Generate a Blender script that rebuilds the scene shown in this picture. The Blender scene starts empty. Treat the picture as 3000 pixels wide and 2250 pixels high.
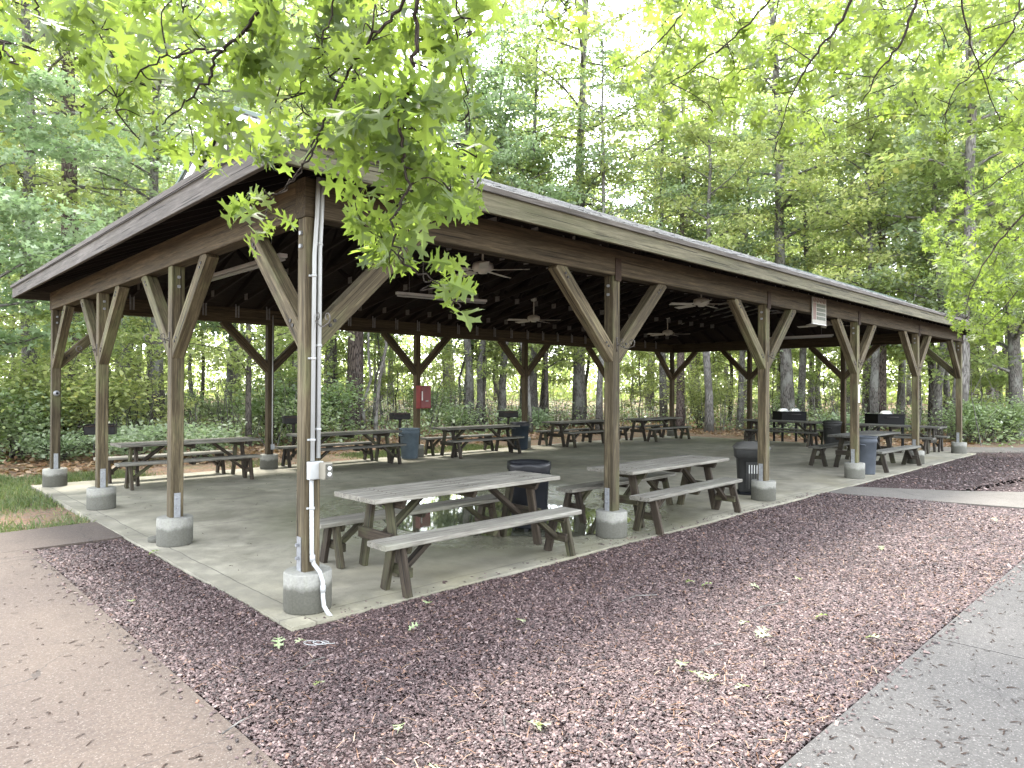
import bpy, math, random
import numpy as np
from mathutils import Vector, Matrix, Quaternion
from mathutils.geometry import tessellate_polygon
R = math.radians
S = bpy.context.scene
COL = S.collection
random.seed(7)
rng = np.random.default_rng(11)

# ------------------------------------------------------------------ camera
FOC = 2010.0                                   # focal length in photo pixels (photo 3000 wide)
PI_, RO_, YA_ = R(.342), R(.237), R(45.9)
CAM = Vector((-2.5593, -4.8926, 1.7))
fw = Vector((math.cos(YA_)*math.cos(PI_), math.sin(YA_)*math.cos(PI_), math.sin(PI_)))
rt = Vector((math.sin(YA_), -math.cos(YA_), 0)); up = rt.cross(fw)
r2 = rt*math.cos(RO_)+up*math.sin(RO_); u2 = up*math.cos(RO_)-rt*math.sin(RO_)
cd = bpy.data.cameras.new('camera'); cam = bpy.data.objects.new('camera', cd); COL.objects.link(cam)
cd.sensor_width = 36; cd.lens = FOC/3000*36; cd.clip_start = .05; cd.clip_end = 600
M = Matrix((r2, u2, -fw)).transposed().to_4x4(); M.translation = CAM
cam.matrix_world = M
S.camera = cam
def at(x, y, depth):                           # a point seen at (x, y) of the 2212 px wide view, at a depth
    x *= 3000/2212; y *= 3000/2212
    return CAM+(fw+r2*((x-1500)/FOC)-u2*((y-1125)/FOC))*depth
def px(P):
    d = Vector(P)-CAM; z = d.dot(fw)
    return (1500+FOC*d.dot(r2)/z)*2212/3000, (1125-FOC*d.dot(u2)/z)*2212/3000, z

# ------------------------------------------------------------------ light
SUN = Vector((.18, .55, 1.25)).normalized()
el, az = math.asin(SUN.z), math.atan2(SUN.x, SUN.y)
w = bpy.data.worlds.new('World'); S.world = w; w.use_nodes = True
nt = w.node_tree
sky = nt.nodes.new('ShaderNodeTexSky'); sky.sky_type = 'NISHITA'; sky.sun_disc = False
sky.sun_elevation = el; sky.sun_rotation = az; sky.air_density = 1.0; sky.dust_density = 1.2; sky.ozone_density = 1.5
bg = nt.nodes['Background']; bg.inputs['Strength'].default_value = .15
hs = nt.nodes.new('ShaderNodeHueSaturation'); hs.inputs['Saturation'].default_value = .28   # thin bright cloud greys the sky
nt.links.new(sky.outputs[0], hs.inputs['Color']); nt.links.new(hs.outputs[0], bg.inputs[0])
ld = bpy.data.lights.new('sun', 'SUN'); ld.energy = .8; ld.angle = R(12); ld.color = (1, .95, .86)
lo = bpy.data.objects.new('sun', ld); COL.objects.link(lo)
lo.rotation_euler = SUN.to_track_quat('Z', 'Y').to_euler(); lo.location = SUN*60
S.view_settings.view_transform = 'Standard'; S.view_settings.look = 'None'; S.view_settings.gamma = 1
S.view_settings.exposure = 3.65
try:
    S.cycles.max_bounces = 10; S.cycles.diffuse_bounces = 6; S.cycles.transmission_bounces = 8
    S.cycles.sample_clamp_indirect = 6
except Exception: pass

# ------------------------------------------------------------------ tagging
def tag(o, label=None, cat=None, group=None, kind=None):
    if label: o['label'] = label
    if cat: o['category'] = cat
    if group: o['group'] = group
    if kind: o['kind'] = kind
    return o
def empty(name, loc=(0,0,0), rz=0, label=None, cat=None, group=None):
    o = bpy.data.objects.new(name, None); COL.objects.link(o); o.location = loc; o.rotation_euler = (0,0,rz)
    o.empty_display_size = .1
    return tag(o, label, cat, group)
def copy_tree(o, parent=None):
    c = o.copy(); COL.objects.link(c); c.parent = parent
    for ch in o.children: copy_tree(ch, c)
    return c

# ------------------------------------------------------------------ materials
class NT:
    def __init__(s, name):
        s.m = bpy.data.materials.new(name); s.m.use_nodes = True; s.t = s.m.node_tree
        s.b = s.t.nodes['Principled BSDF']; s.out = s.t.nodes['Material Output']
    def n(s, typ, ins=None, **props):
        x = s.t.nodes.new('ShaderNode'+typ)
        for k, v in props.items(): setattr(x, k, v)
        for k, v in (ins or {}).items(): s.set(x.inputs[k], v)
        return x
    def set(s, sock, v):
        if isinstance(v, bpy.types.NodeSocket): s.t.links.new(v, sock)
        elif isinstance(v, (tuple, list)) and len(v) == 3 and sock.type == 'RGBA': sock.default_value = (*v, 1)
        else: sock.default_value = v
    def attr(s, name): return s.n('Attribute', attribute_name=name)
    def obj(s): return s.n('TexCoord').outputs['Object']
    def map(s, v, scale=(1,1,1), loc=(0,0,0)): return s.n('Mapping', {'Vector': v, 'Scale': scale, 'Location': loc}).outputs[0]
    def noise(s, v, scale, detail=4, rough=.55, dist=0): return s.n('TexNoise', {'Vector': v, 'Scale': scale, 'Detail': detail, 'Roughness': rough, 'Distortion': dist}).outputs['Fac']
    def ramp(s, f, stops, interp='LINEAR'):
        x = s.n('ValToRGB', {'Fac': f}); cr = x.color_ramp; cr.interpolation = interp
        while len(cr.elements) < len(stops): cr.elements.new(.5)
        for e, (p, c) in zip(cr.elements, stops):
            e.position = p; e.color = (*c, 1) if isinstance(c, (tuple, list)) else (c, c, c, 1)
        return x.outputs['Color']
    def mix(s, f, a, b, mode='MIX'):
        x = s.n('Mix', data_type='RGBA', blend_type=mode)
        s.set(x.inputs[0], f); s.set(x.inputs[6], a); s.set(x.inputs[7], b)
        return x.outputs[2]
    def math(s, op, a, b=0.0, c=None):
        x = s.n('Math', operation=op); s.set(x.inputs[0], a); s.set(x.inputs[1], b)
        if c is not None: s.set(x.inputs[2], c)
        return x.outputs[0]
    def bump(s, h, dist=.01, strength=.6, normal=None):
        x = s.n('Bump', {'Height': h, 'Distance': dist, 'Strength': strength})
        if normal: s.set(x.inputs['Normal'], normal)
        return x.outputs[0]
    def done(s, col, rough=.8, nrm=None, spec=.3, metal=0):
        s.set(s.b.inputs['Base Color'], col); s.set(s.b.inputs['Roughness'], rough)
        s.b.inputs['Specular IOR Level'].default_value = spec; s.b.inputs['Metallic'].default_value = metal
        if nrm: s.set(s.b.inputs['Normal'], nrm)
        return s.m
MAT = {}
def wood(name, dark, mid, light, moss=0.0, mossc=(.16,.19,.08), along=1.0):
    q = NT(name); g = q.attr('gr').outputs['Vector']
    rnd = q.n('ObjectInfo').outputs['Random']
    off = q.n('CombineXYZ', {'X': q.math('MULTIPLY', rnd, 31.0), 'Y': q.math('MULTIPLY', rnd, 17.0), 'Z': 0.0}).outputs[0]
    gv = q.n('VectorMath', {0: g, 1: off}, operation='ADD').outputs[0]
    a = q.noise(q.map(gv, (1.3*along, 30, 30)), 1.0, 5, .65, .5)
    b = q.noise(q.map(gv, (7*along, 150, 150)), 1.0, 3, .6)
    c = q.noise(q.map(gv, (1.2, 3.5, 3.5)), 1.0, 4, .6)
    f = q.math('ADD', q.math('MULTIPLY', a, .62), q.math('MULTIPLY', b, .38))
    col = q.ramp(f, [(.36, dark), (.5, mid), (.63, light)])
    col = q.mix(q.ramp(c, [(.42, 0.0), (.72, .55)]), col, tuple(x*.62 for x in mid))
    if moss: col = q.mix(q.math('MULTIPLY', q.ramp(q.noise(q.map(gv, (1, 2.2, 2.2), (5,3,1)), 1.3, 4, .6), [(.5, 0.0), (.72, 1.0)]), moss), col, mossc)
    # long drying cracks
    cr = q.noise(q.map(gv, (.9*along, 60, 60), (3,1,7)), 1.0, 2, .5, .2)
    crk = q.ramp(cr, [(.62, 0.0), (.66, 1.0)])
    col = q.mix(q.math('MULTIPLY', crk, .8), col, tuple(x*.22 for x in dark))
    col = q.mix(1.0, col, q.ramp(rnd, [(0, .74), (1, 1.18)]), 'MULTIPLY')
    h = q.math('SUBTRACT', f, q.math('MULTIPLY', crk, .8))
    MAT[name] = q.done(col, .82, q.bump(h, .006, .7), .25)
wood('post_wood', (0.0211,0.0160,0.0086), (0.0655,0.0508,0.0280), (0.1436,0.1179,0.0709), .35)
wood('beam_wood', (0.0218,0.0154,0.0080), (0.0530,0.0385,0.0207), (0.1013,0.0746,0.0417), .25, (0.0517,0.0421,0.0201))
wood('fascia_wood', (0.0419,0.0360,0.0319), (0.0802,0.0702,0.0613), (0.1326,0.1183,0.1055), .3, (0.0523,0.0463,0.0336))
wood('fascia_green', (0.0508,0.0471,0.0286), (0.0975,0.0884,0.0562), (0.1530,0.1374,0.0915), .5, (0.0790,0.0813,0.0405))
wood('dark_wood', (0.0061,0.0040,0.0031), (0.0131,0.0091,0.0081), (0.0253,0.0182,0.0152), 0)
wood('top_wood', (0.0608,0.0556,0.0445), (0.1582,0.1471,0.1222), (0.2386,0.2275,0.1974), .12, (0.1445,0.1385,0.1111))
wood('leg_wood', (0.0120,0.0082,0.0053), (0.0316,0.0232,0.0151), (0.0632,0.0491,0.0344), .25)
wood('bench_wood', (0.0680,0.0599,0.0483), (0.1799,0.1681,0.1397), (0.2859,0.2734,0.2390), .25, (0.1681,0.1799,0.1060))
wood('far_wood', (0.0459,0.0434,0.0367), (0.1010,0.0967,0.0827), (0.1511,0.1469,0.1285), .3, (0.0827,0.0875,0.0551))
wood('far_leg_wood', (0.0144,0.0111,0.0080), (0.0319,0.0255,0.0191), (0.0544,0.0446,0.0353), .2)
def simple(name, col, rough=.6, spec=.4, metal=0, var=.12, scale=8, bump=0.0, bscale=60):
    q = NT(name); o = q.obj()
    n = q.noise(o, scale, 5, .6)
    c = q.mix(1.0, col, q.ramp(n, [(.25, 1-var*1.6), (.75, 1+var)]), 'MULTIPLY')
    nr = q.bump(q.noise(o, bscale, 3), .004, bump) if bump else None
    MAT[name] = q.done(c, rough, nr, spec, metal)
simple('white_paint', (.528,.528,.512), .5, .4, 0, .1)
simple('fan_white', (.480,.456,.400), .5, .4, 0, .12)
simple('pvc', (0.3323,0.3392,0.3323), .4, .45, 0, .1, 3)
simple('galv', (0.2160,0.2220,0.2280), .5, .5, .3, .25, 20)
simple('plate_grey', (.16,.155,.15), .6, .4, .2, .3, 20)
simple('rust', (0.0300,0.0174,0.0108), .8, .2, 0, .4, 15, .4)
simple('iron', (0.0250,0.0225,0.0210), .6, .4, .4, .3, 20)
simple('scroll_iron', (0.0840,0.0750,0.0660), .65, .3, .2, .3, 20)
simple('black_steel', (0.0024,0.0024,0.0026), .65, .15, 0, .3, 7, .2)
simple('grill_steel', (0.0079,0.0075,0.0072), .7, .35, .1, .5, 9, .4)
simple('foil', (0.5740,0.5740,0.5880), .3, .6, .6, .08, 40, .6, 25)
simple('red_paint', (0.1440,0.0106,0.0106), .45, .45, 0, .25, 6)
simple('black_plastic', (0.0105,0.0114,0.0135), .65, .15, 0, .2, 5)
simple('bag_plastic', (.006,.006,.008), .4, .3, 0, .2, 10, .6, 18)
simple('bluegrey_plastic', (0.0697,0.0900,0.1057), .65, .15, 0, .18, 5)
simple('navy_plastic', (0.0150,0.0210,0.0275), .65, .15, 0, .2, 5)
simple('grey_plastic', (0.0347,0.0347,0.0330), .65, .15, 0, .18, 5)
simple('lid_grey', (0.0819,0.0800,0.0741), .65, .15, 0, .15, 5)
simple('slate_blue', (0.0635,0.0712,0.0828), .65, .15, 0, .18, 5)
simple('beige_box', (0.1980,0.1815,0.1430), .5, .4, 0, .1)
simple('smoked_cover', (.07,.07,.06), .2, .5, 0, .1)
simple('paper', (.62,.62,.60), .7, .2, 0, .1)
simple('sign_cream', (0.2660,0.2520,0.2170), .55, .3, 0, .12, 6)
simple('sign_ink', (.09,.10,.075), .6, .3, 0, .2)
simple('sign_green', (0.0930,0.1020,0.0750), .6, .3, 0, .3, 60)
simple('sign_red', (.19,.095,.075), .6, .3, 0, .2)
simple('siding', (0.3600,0.3600,0.3120), .6, .3, 0, .06)
simple('green_trim', (.07,.10,.08), .6, .3, 0, .1)
simple('rubber', (.02,.02,.02), .7, .3)

# pier concrete: old cast concrete, stained dark by splash near the ground
q = NT('pier_concrete'); o = q.obj()
z = q.n('SeparateXYZ', {'Vector': o}).outputs['Z']
nz = q.noise(o, 5, 5, .65); fine = q.noise(o, 60, 3)
st = q.ramp(q.math('ADD', z, q.math('MULTIPLY', q.math('SUBTRACT', nz, .5), .12)), [(.17, 1.0), (.215, 0.0)])
rn = q.n('ObjectInfo').outputs['Random']
base = q.mix(nz, (.15,.147,.125), (.26,.256,.232))
base = q.mix(q.math('MULTIPLY', q.ramp(q.noise(q.map(o, (14,14,1.5)), 1, 4), [(.5, 0.0), (.75, 1.0)]), .5), base, (.22,.22,.17))
col = q.mix(q.math('MULTIPLY', st, q.ramp(rn, [(0, .6), (1, .95)])), base, (.05,.048,.036))
MAT['pier_concrete'] = q.done(q.mix(1.0, col, q.ramp(fine, [(.3, .85), (.7, 1.1)]), 'MULTIPLY'), .88, q.bump(fine, .003, .5), .2)

# slab: troweled concrete with joints, stains and damp
q = NT('slab_concrete'); o = q.obj(); xyz = q.n('SeparateXYZ', {'Vector': o})
X, Y = xyz.outputs['X'], xyz.outputs['Y']
big = q.noise(o, .45, 5, .6, .4); mid = q.noise(o, 2.3, 6, .65); fine = q.noise(o, 70, 3, .6)
col = q.ramp(big, [(.3, (.16,.146,.108)), (.5, (.25,.233,.178)), (.7, (.335,.315,.25))])
col = q.mix(1.0, col, q.ramp(mid, [(.32, .6), (.68, 1.16)]), 'MULTIPLY')
col = q.mix(q.ramp(q.noise(q.map(o, (1,1,1), (7,3,0)), .9, 6, .7, .8), [(.54, 0.0), (.64, .5)]), col, (.105,.10,.07))
col = q.mix(1.0, col, q.ramp(fine, [(.3, .9), (.7, 1.07)]), 'MULTIPLY')
def line(v, p, wob, wd):
    d = q.math('ABSOLUTE', q.math('SUBTRACT', q.math('ADD', v, q.math('MULTIPLY', q.math('SUBTRACT', q.noise(o, 1.7, 4), .5), wob)), p))
    return q.math('LESS_THAN', d, wd)
lines = None
for v, p, wob, wd in [(Y, 3.78, .03, .006), (Y, 6.1, .0, .004), (X, 3.79, .02, .005), (X, 7.58, .0, .005), (X, 11.37, .0, .005), (X, 15.16, .0, .005), (X, -.10, .07, .006), (Y, -.13, .07, .006)]:
    l = line(v, p, wob, wd); lines = l if lines is None else q.math('MAXIMUM', lines, l)
# edge strip a little darker and mossy
edge = q.math('MAXIMUM', q.math('LESS_THAN', X, -.10), q.math('LESS_THAN', Y, -.13))
col = q.mix(q.math('MULTIPLY', edge, q.ramp(q.noise(o, 4.5, 5, .7), [(.4, .6), (.6, .05)])), col, (.15,.14,.11))
col = q.mix(q.math('MULTIPLY', lines, .75), col, (.06,.055,.045))
moss = q.math('MULTIPLY', q.ramp(q.math('ABSOLUTE', q.math('SUBTRACT', Y, .1)), [(.3, 1.0), (.9, 0.0)]), q.ramp(q.noise(o, 1.1, 5), [(.45, 0.0), (.7, .5)]))
col = q.mix(moss, col, (.20,.18,.105))
wet = q.ramp(q.math('ADD', q.n('TexGradient', {'Vector': q.map(o, (1/3.6, 1/3.6, 0), (-4.0/3.6, -2.3/3.6, 0))}, gradient_type='SPHERICAL').outputs['Fac'], q.math('MULTIPLY', q.math('SUBTRACT', mid, .5), .5)), [(.08, 0.0), (.34, 1.0)])
col = q.mix(q.math('MULTIPLY', wet, .5), col, (.115,.117,.08))
rough = q.math('SUBTRACT', q.ramp(mid, [(.3, .62), (.7, .8)]), q.math('MULTIPLY', wet, .46))
MAT['slab_concrete'] = q.done(col, rough, q.bump(q.math('ADD', fine, mid), .003, .35), .4)

q = NT('puddle_water'); o = q.obj(); n = q.noise(o, 1.3, 3)
MAT['puddle_water'] = q.done(q.ramp(n, [(.3, (.05,.052,.036)), (.7, (.09,.092,.066))]), .03, q.bump(q.noise(o, 3, 2), .002, .12), .8)

def paving(name, c1, c2, spk):
    q = NT(name); o = q.obj()
    big = q.noise(o, .7, 5, .6); f = q.noise(o, 55, 4, .7); v = q.n('TexVoronoi', {'Vector': o, 'Scale': 170.0}).outputs['Color']
    vg = q.n('SeparateColor', {'Color': v}).outputs[0]
    col = q.mix(q.ramp(big, [(.3, 0.0), (.7, 1.0)]), c1, c2)
    col = q.mix(1.0, col, q.ramp(f, [(.3, .72), (.7, 1.2)]), 'MULTIPLY')
    col = q.mix(q.math('MULTIPLY', q.math('GREATER_THAN', vg, .94), .35), col, spk)
    col = q.mix(q.math('MULTIPLY', q.math('LESS_THAN', vg, .06), .55), col, (.08,.07,.065))
    st = q.noise(o, 3.1, 5, .65)
    col = q.mix(q.ramp(st, [(.56, 0.0), (.78, .45)]), col, tuple(x*.55 for x in c1))
    ck = q.n('TexVoronoi', {'Vector': q.n('VectorMath', {0: o, 1: q.n('VectorMath', {0: q.n('TexNoise', {'Vector': o, 'Scale': 1.6, 'Detail': 5.0}).outputs['Color'], 1: (.9,.9,0)}, operation='MULTIPLY').outputs[0]}, operation='ADD').outputs[0], 'Scale': .42}, feature='DISTANCE_TO_EDGE').outputs['Distance']
    col = q.mix(q.math('MULTIPLY', q.math('LESS_THAN', ck, .0022), .6), col, (.03,.026,.024))
    dk = q.noise(o, 9, 5, .7)
    col = q.mix(q.ramp(dk, [(.62, 0.0), (.72, .35)]), col, tuple(x*.5 for x in c1))
    MAT[name] = q.done(col, .85, q.bump(f, .004, .6), .25)
paving('path_pink', (0.0621,0.0480,0.0402), (0.0847,0.0664,0.0529), (0.2096,0.1902,0.1634))
paving('path_grey', (0.0486,0.0466,0.0441), (0.0680,0.0647,0.0603), (0.2624,0.2480,0.2313))
paving('path_tan', (0.0884,0.0799,0.0680), (0.1224,0.1122,0.0986), (0.2040,0.1904,0.1700))

# gravel: sheet below, stones above
q = NT('gravel_bed'); o = q.obj()
v1 = q.n('TexVoronoi', {'Vector': o, 'Scale': 80.0, 'Randomness': 1.0})
cl = q.n('SeparateColor', {'Color': v1.outputs['Color']}).outputs[0]
col = q.ramp(cl, [(0, (.022,.013,.012)), (.45, (.062,.039,.036)), (.8, (.10,.067,.063)), (1, (.17,.12,.11))])
col = q.mix(q.ramp(v1.outputs['Distance'], [(.35, 0.0), (.75, .85)]), col, (.025,.015,.013))
col = q.mix(1.0, col, q.ramp(q.noise(o, .6, 4), [(.3, .8), (.7, 1.15)]), 'MULTIPLY')
MAT['gravel_bed'] = q.done(col, .85, q.bump(q.math('MULTIPLY', v1.outputs['Distance'], -1.0), .03, 1.0), .2)
q = NT('gravel_stone'); r = q.attr('rnd').outputs['Fac']; o = q.obj()
col = q.ramp(r, [(0, (.014,.0085,.008)), (.3, (.046,.028,.0265)), (.62, (.085,.055,.052)), (.9, (.145,.102,.096)), (.97, (.24,.19,.175)), (1, (.19,.10,.06))])
col = q.mix(1.0, col, q.ramp(q.noise(o, .9, 5, .6), [(.32, (.80,.78,.78)), (.68, (.96,.93,.92))]), 'MULTIPLY')
MAT['gravel_stone'] = q.done(q.mix(1.0, col, q.ramp(q.noise(o, 90, 3), [(.3, .75), (.7, 1.2)]), 'MULTIPLY'), .55, None, .4)

q = NT('forest_soil'); o = q.obj()
n = q.noise(o, 1.2, 6, .65); f = q.noise(o, 24, 5, .7)
vc = q.n('TexVoronoi', {'Vector': o, 'Scale': 16.0}); vg = q.n('SeparateColor', {'Color': vc.outputs['Color']}).outputs[0]
col = q.ramp(f, [(.3, (.06,.042,.03)), (.5, (.15,.11,.08)), (.7, (.27,.215,.165))])
col = q.mix(q.math('MULTIPLY', q.math('GREATER_THAN', vg, .55), .6), col, (.23,.135,.082))
col = q.mix(q.ramp(n, [(.5, 0.0), (.68, .7)]), col, (.12,.125,.06))
MAT['forest_soil'] = q.done(col, .95, q.bump(f, .02, .8), .1)

q = NT('shingle'); o = q.obj()
br = q.n('TexBrick', {'Vector': q.map(o, (1,1,1)), 'Color1': (.13,.13,.127,1), 'Color2': (.25,.245,.235,1), 'Mortar': (.07,.07,.07,1), 'Scale': 1.0, 'Mortar Size': .006, 'Brick Width': .3, 'Row Height': .13})
MAT['shingle'] = q.done(q.mix(1.0, br.outputs['Color'], q.ramp(q.noise(o, 80, 3), [(.3, .7), (.7, 1.25)]), 'MULTIPLY'), .95, q.bump(br.outputs['Fac'], .01, -.6), .2)

def leafmat(name, stops, tint=(.55,.8,.10), trans=.5, spec=.35, rough=.45):
    q = NT(name); r = q.attr('rnd').outputs['Fac']; orr = q.n('ObjectInfo').outputs['Random']
    col = q.ramp(r, stops)
    col = q.mix(1.0, col, q.ramp(orr, [(0, (.82,.9,.8)), (1, (1.12,1.06,1.1))]), 'MULTIPLY')
    q.done(col, rough, None, spec)
    tr = q.n('BsdfTranslucent', {'Color': q.mix(1.0, q.mix(.5, col, (.20,.26,.085)), (tint[0]*3, tint[1]*2.7, tint[2]*3.6), 'MULTIPLY')})
    mx = q.n('MixShader', {0: trans, 1: q.b.outputs[0], 2: tr.outputs[0]})
    q.t.links.new(mx.outputs[0], q.out.inputs[0]); MAT[name] = q.m
leafmat('oak_leaf', [(0, (.03,.047,.012)), (.3, (.052,.076,.017)), (.7, (.078,.104,.022)), (1, (.105,.13,.03))], (.57,.66,.26), .54)
leafmat('wood_leaf', [(0, (.18,.215,.095)), (.5, (.31,.345,.145)), (.85, (.39,.42,.18)), (1, (.50,.47,.16))], (.50,.58,.34), .5, .4)
leafmat('cool_leaf', [(0, (.15,.195,.115)), (.5, (.255,.305,.195)), (1, (.35,.39,.28))], (.45,.56,.38), .45, .5)
leafmat('pine_needle', [(0, (.03,.05,.02)), (1, (.07,.10,.04))], (.3,.4,.15), .25)
leafmat('shrub_leaf', [(0, (.14,.18,.10)), (.6, (.24,.29,.165)), (1, (.36,.39,.26))], (.42,.55,.2), .35, .55, .35)
leafmat('grass_blade', [(0, (.09,.125,.06)), (.6, (.14,.205,.08)), (1, (.30,.29,.16))], (.30,.36,.14), .3)
leafmat('dry_leaf', [(0, (.10,.05,.028)), (.4, (.19,.10,.055)), (.75, (.30,.19,.12)), (1, (.42,.32,.23))], (.4,.3,.12), .2)
leafmat('fallen_leaf', [(0, (.18,.22,.11)), (.5, (.28,.32,.19)), (1, (.45,.48,.34))], (.5,.6,.2), .25)
simple('catkin', (.035,.025,.02), .9, .1)

def bark(name, c1, c2, c3, sc=1.0, patch=None):
    q = NT(name); g = q.attr('gr').outputs['Vector']; rnd = q.n('ObjectInfo').outputs['Random']
    gv = q.n('VectorMath', {0: g, 1: q.n('CombineXYZ', {'X': q.math('MULTIPLY', rnd, 37.0)}).outputs[0]}, operation='ADD').outputs[0]
    v = q.n('TexVoronoi', {'Vector': q.map(gv, (3.2*sc, 16*sc, 16*sc)), 'Scale': 1.0}, feature='DISTANCE_TO_EDGE').outputs['Distance']
    n = q.noise(q.map(gv, (4, 12, 12)), 1.0, 5, .65)
    col = q.mix(q.ramp(v, [(.02, 0.0), (.2, 1.0)]), c1, q.mix(n, c2, c3))
    if patch: col = q.mix(q.ramp(q.noise(q.map(gv, (2.2, 3, 3)), 1.0, 4), [(.5, 0.0), (.62, .8)]), col, patch)
    col = q.mix(1.0, col, q.ramp(rnd, [(0, .78), (1, 1.15)]), 'MULTIPLY')
    MAT[name] = q.done(col, .9, q.bump(v, .03, .9), .15)
bark('pine_bark', (0.0298,0.0221,0.0187), (0.1020,0.0782,0.0663), (0.1955,0.1573,0.1403))
bark('grey_bark', (0.0468,0.0432,0.0374), (0.1224,0.1116,0.0972), (0.2088,0.1944,0.1764), 1.6, (0.2160,0.2160,0.1944))
bark('dark_bark', (.025,.022,.018), (.075,.065,.052), (.13,.115,.10), 1.6)
bark('pale_bark', (0.0672,0.0616,0.0560), (0.1680,0.1568,0.1428), (0.2464,0.2352,0.2184), 1.2, (0.0896,0.0840,0.0728))
bark('twig_bark', (.018,.013,.010), (.045,.034,.026), (.08,.065,.052), 6)

# ------------------------------------------------------------------ mesh helpers
class MB:
    def __init__(s): s.v = []; s.f = []; s.g = []; s.sm = []; s.mi = []; s.cm = 0
    def add(s, vs, fs, gs=None, smooth=False):
        b = len(s.v); s.v += [tuple(x) for x in vs]
        s.g += [tuple(x) for x in (gs if gs is not None else vs)]
        for f in fs: s.f.append([b+i for i in f]); s.sm.append(smooth); s.mi.append(s.cm)
    def board(s, a, b, wd, ht, side=None, ch=.005, roll=0, e0=0, e1=0):
        """a bar from a to b; wd across 'side', ht across the third axis, edges chamfered; e0/e1 slant its ends"""
        a = Vector(a); b = Vector(b); ax = (b-a); L = ax.length; ax.normalize()
        sd = Vector(side) if side is not None else (Vector((0,0,1)).cross(ax) if abs(ax.z) < .95 else Vector((1,0,0)))
        sd = (sd-ax*sd.dot(ax)).normalized(); tp = ax.cross(sd)
        if roll: qn = Quaternion(ax, roll); sd = qn @ sd; tp = qn @ tp
        w_, h_ = wd/2, ht/2; c = min(ch, w_*.6, h_*.6)
        sec = [(-w_+c,-h_),(w_-c,-h_),(w_,-h_+c),(w_,h_-c),(w_-c,h_),(-w_+c,h_),(-w_,h_-c),(-w_,-h_+c)]
        o = (random.random()*20, random.random()*5, random.random()*5)
        vs, gs = [], []
        for t, P, e in ((0, a, e0), (L, b, e1)):
            for (p, r_) in sec:
                vs.append(P+sd*p+tp*r_+ax*(e*r_)); gs.append((t+o[0]+e*r_, p+o[1], r_+o[2]))
        fs = [[i, (i+1) % 8, 8+(i+1) % 8, 8+i] for i in range(8)]+[list(range(7,-1,-1)), list(range(8,16))]
        s.add(vs, fs, gs)
        return s
    def box(s, x0, y0, z0, x1, y1, z1, ch=.004):
        s.board((x0,(y0+y1)/2,(z0+z1)/2), (x1,(y0+y1)/2,(z0+z1)/2), y1-y0, z1-z0, (0,1,0), ch); return s
    def lathe(s, prof, n=20, c=(0,0,0), smooth=True, sq=0):
        vs, fs = [], []
        m = len(prof)
        for (r_, z_) in prof:
            for i in range(n):
                t = 2*math.pi*i/n; k = 1
                if sq:
                    ct, st_ = abs(math.cos(t)), abs(math.sin(t)); k = 1/((ct**sq+st_**sq)**(1/sq))
                vs.append((c[0]+r_*k*math.cos(t), c[1]+r_*k*math.sin(t), c[2]+z_))
        for j in range(m-1):
            for i in range(n): fs.append([j*n+i, j*n+(i+1) % n, (j+1)*n+(i+1) % n, (j+1)*n+i])
        s.add(vs, fs, None, smooth)
        b = len(s.v)-len(vs)
        if prof[0][0] > 1e-4: s.f.append([b+i for i in range(n-1,-1,-1)]); s.sm.append(False); s.mi.append(s.cm)
        if prof[-1][0] > 1e-4: s.f.append([b+(m-1)*n+i for i in range(n)]); s.sm.append(False); s.mi.append(s.cm)
        return s
    def tube(s, pts, rad, n=8, cap=True, smooth=True):
        pts = [Vector(p) for p in pts]; m = len(pts)
        rad = rad if isinstance(rad, (list, tuple)) else [rad]*m
        vs, gs, fs = [], [], []; L = 0; o = random.random()*30
        ref = None
        for j, p in enumerate(pts):
            t = (pts[min(j+1, m-1)]-pts[max(j-1, 0)])
            if t.length < 1e-9: t = Vector((0,0,1))
            t.normalize()
            if ref is None: ref = Vector((1,0,0)) if abs(t.x) < .8 else Vector((0,1,0))
            u_ = (ref-t*ref.dot(t)); u_ = u_.normalized() if u_.length > 1e-6 else t.orthogonal().normalized(); ref = u_
            v_ = t.cross(u_)
            if j: L += (p-pts[j-1]).length
            for i in range(n):
                a = 2*math.pi*i/n
                d = u_*math.cos(a)+v_*math.sin(a); vs.append(p+d*rad[j]); gs.append((L+o, math.cos(a)*rad[0], math.sin(a)*rad[0]))
        for j in range(m-1):
            for i in range(n): fs.append([j*n+i, j*n+(i+1) % n, (j+1)*n+(i+1) % n, (j+1)*n+i])
        s.add(vs, fs, gs, smooth)
        if cap:
            b = len(s.v)-len(vs)
            s.f.append([b+i for i in range(n-1,-1,-1)]); s.sm.append(False); s.mi.append(s.cm)
            s.f.append([b+(m-1)*n+i for i in range(n)]); s.sm.append(False); s.mi.append(s.cm)
        return s
    def poly(s, pts, h=0.0):
        n = len(pts)
        if not h: s.add(pts, [list(range(n))]); return s
        lo_ = [(p[0], p[1], p[2]-h) for p in pts]
        s.add(list(pts)+lo_, [list(range(n)), list(range(2*n-1, n-1, -1))]+[[i, n+i, n+(i+1) % n, (i+1) % n] for i in range(n)])
        return s
    def mesh(s, name):
        me = bpy.data.meshes.new(name); me.from_pydata(s.v, [], s.f)
        me.polygons.foreach_set('use_smooth', s.sm)
        if any(s.mi): me.polygons.foreach_set('material_index', s.mi)
        at_ = me.attributes.new('gr', 'FLOAT_VECTOR', 'POINT'); at_.data.foreach_set('vector', np.array(s.g, np.float32).ravel())
        me.update(); return me
    def build(s, name, mat, parent=None, loc=(0,0,0), rot=(0,0,0)):
        me = s.mesh(name)
        for m in (mat if isinstance(mat, (list, tuple)) else [mat]): me.materials.append(MAT[m])
        return link(name, me, parent, loc, rot)
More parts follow.
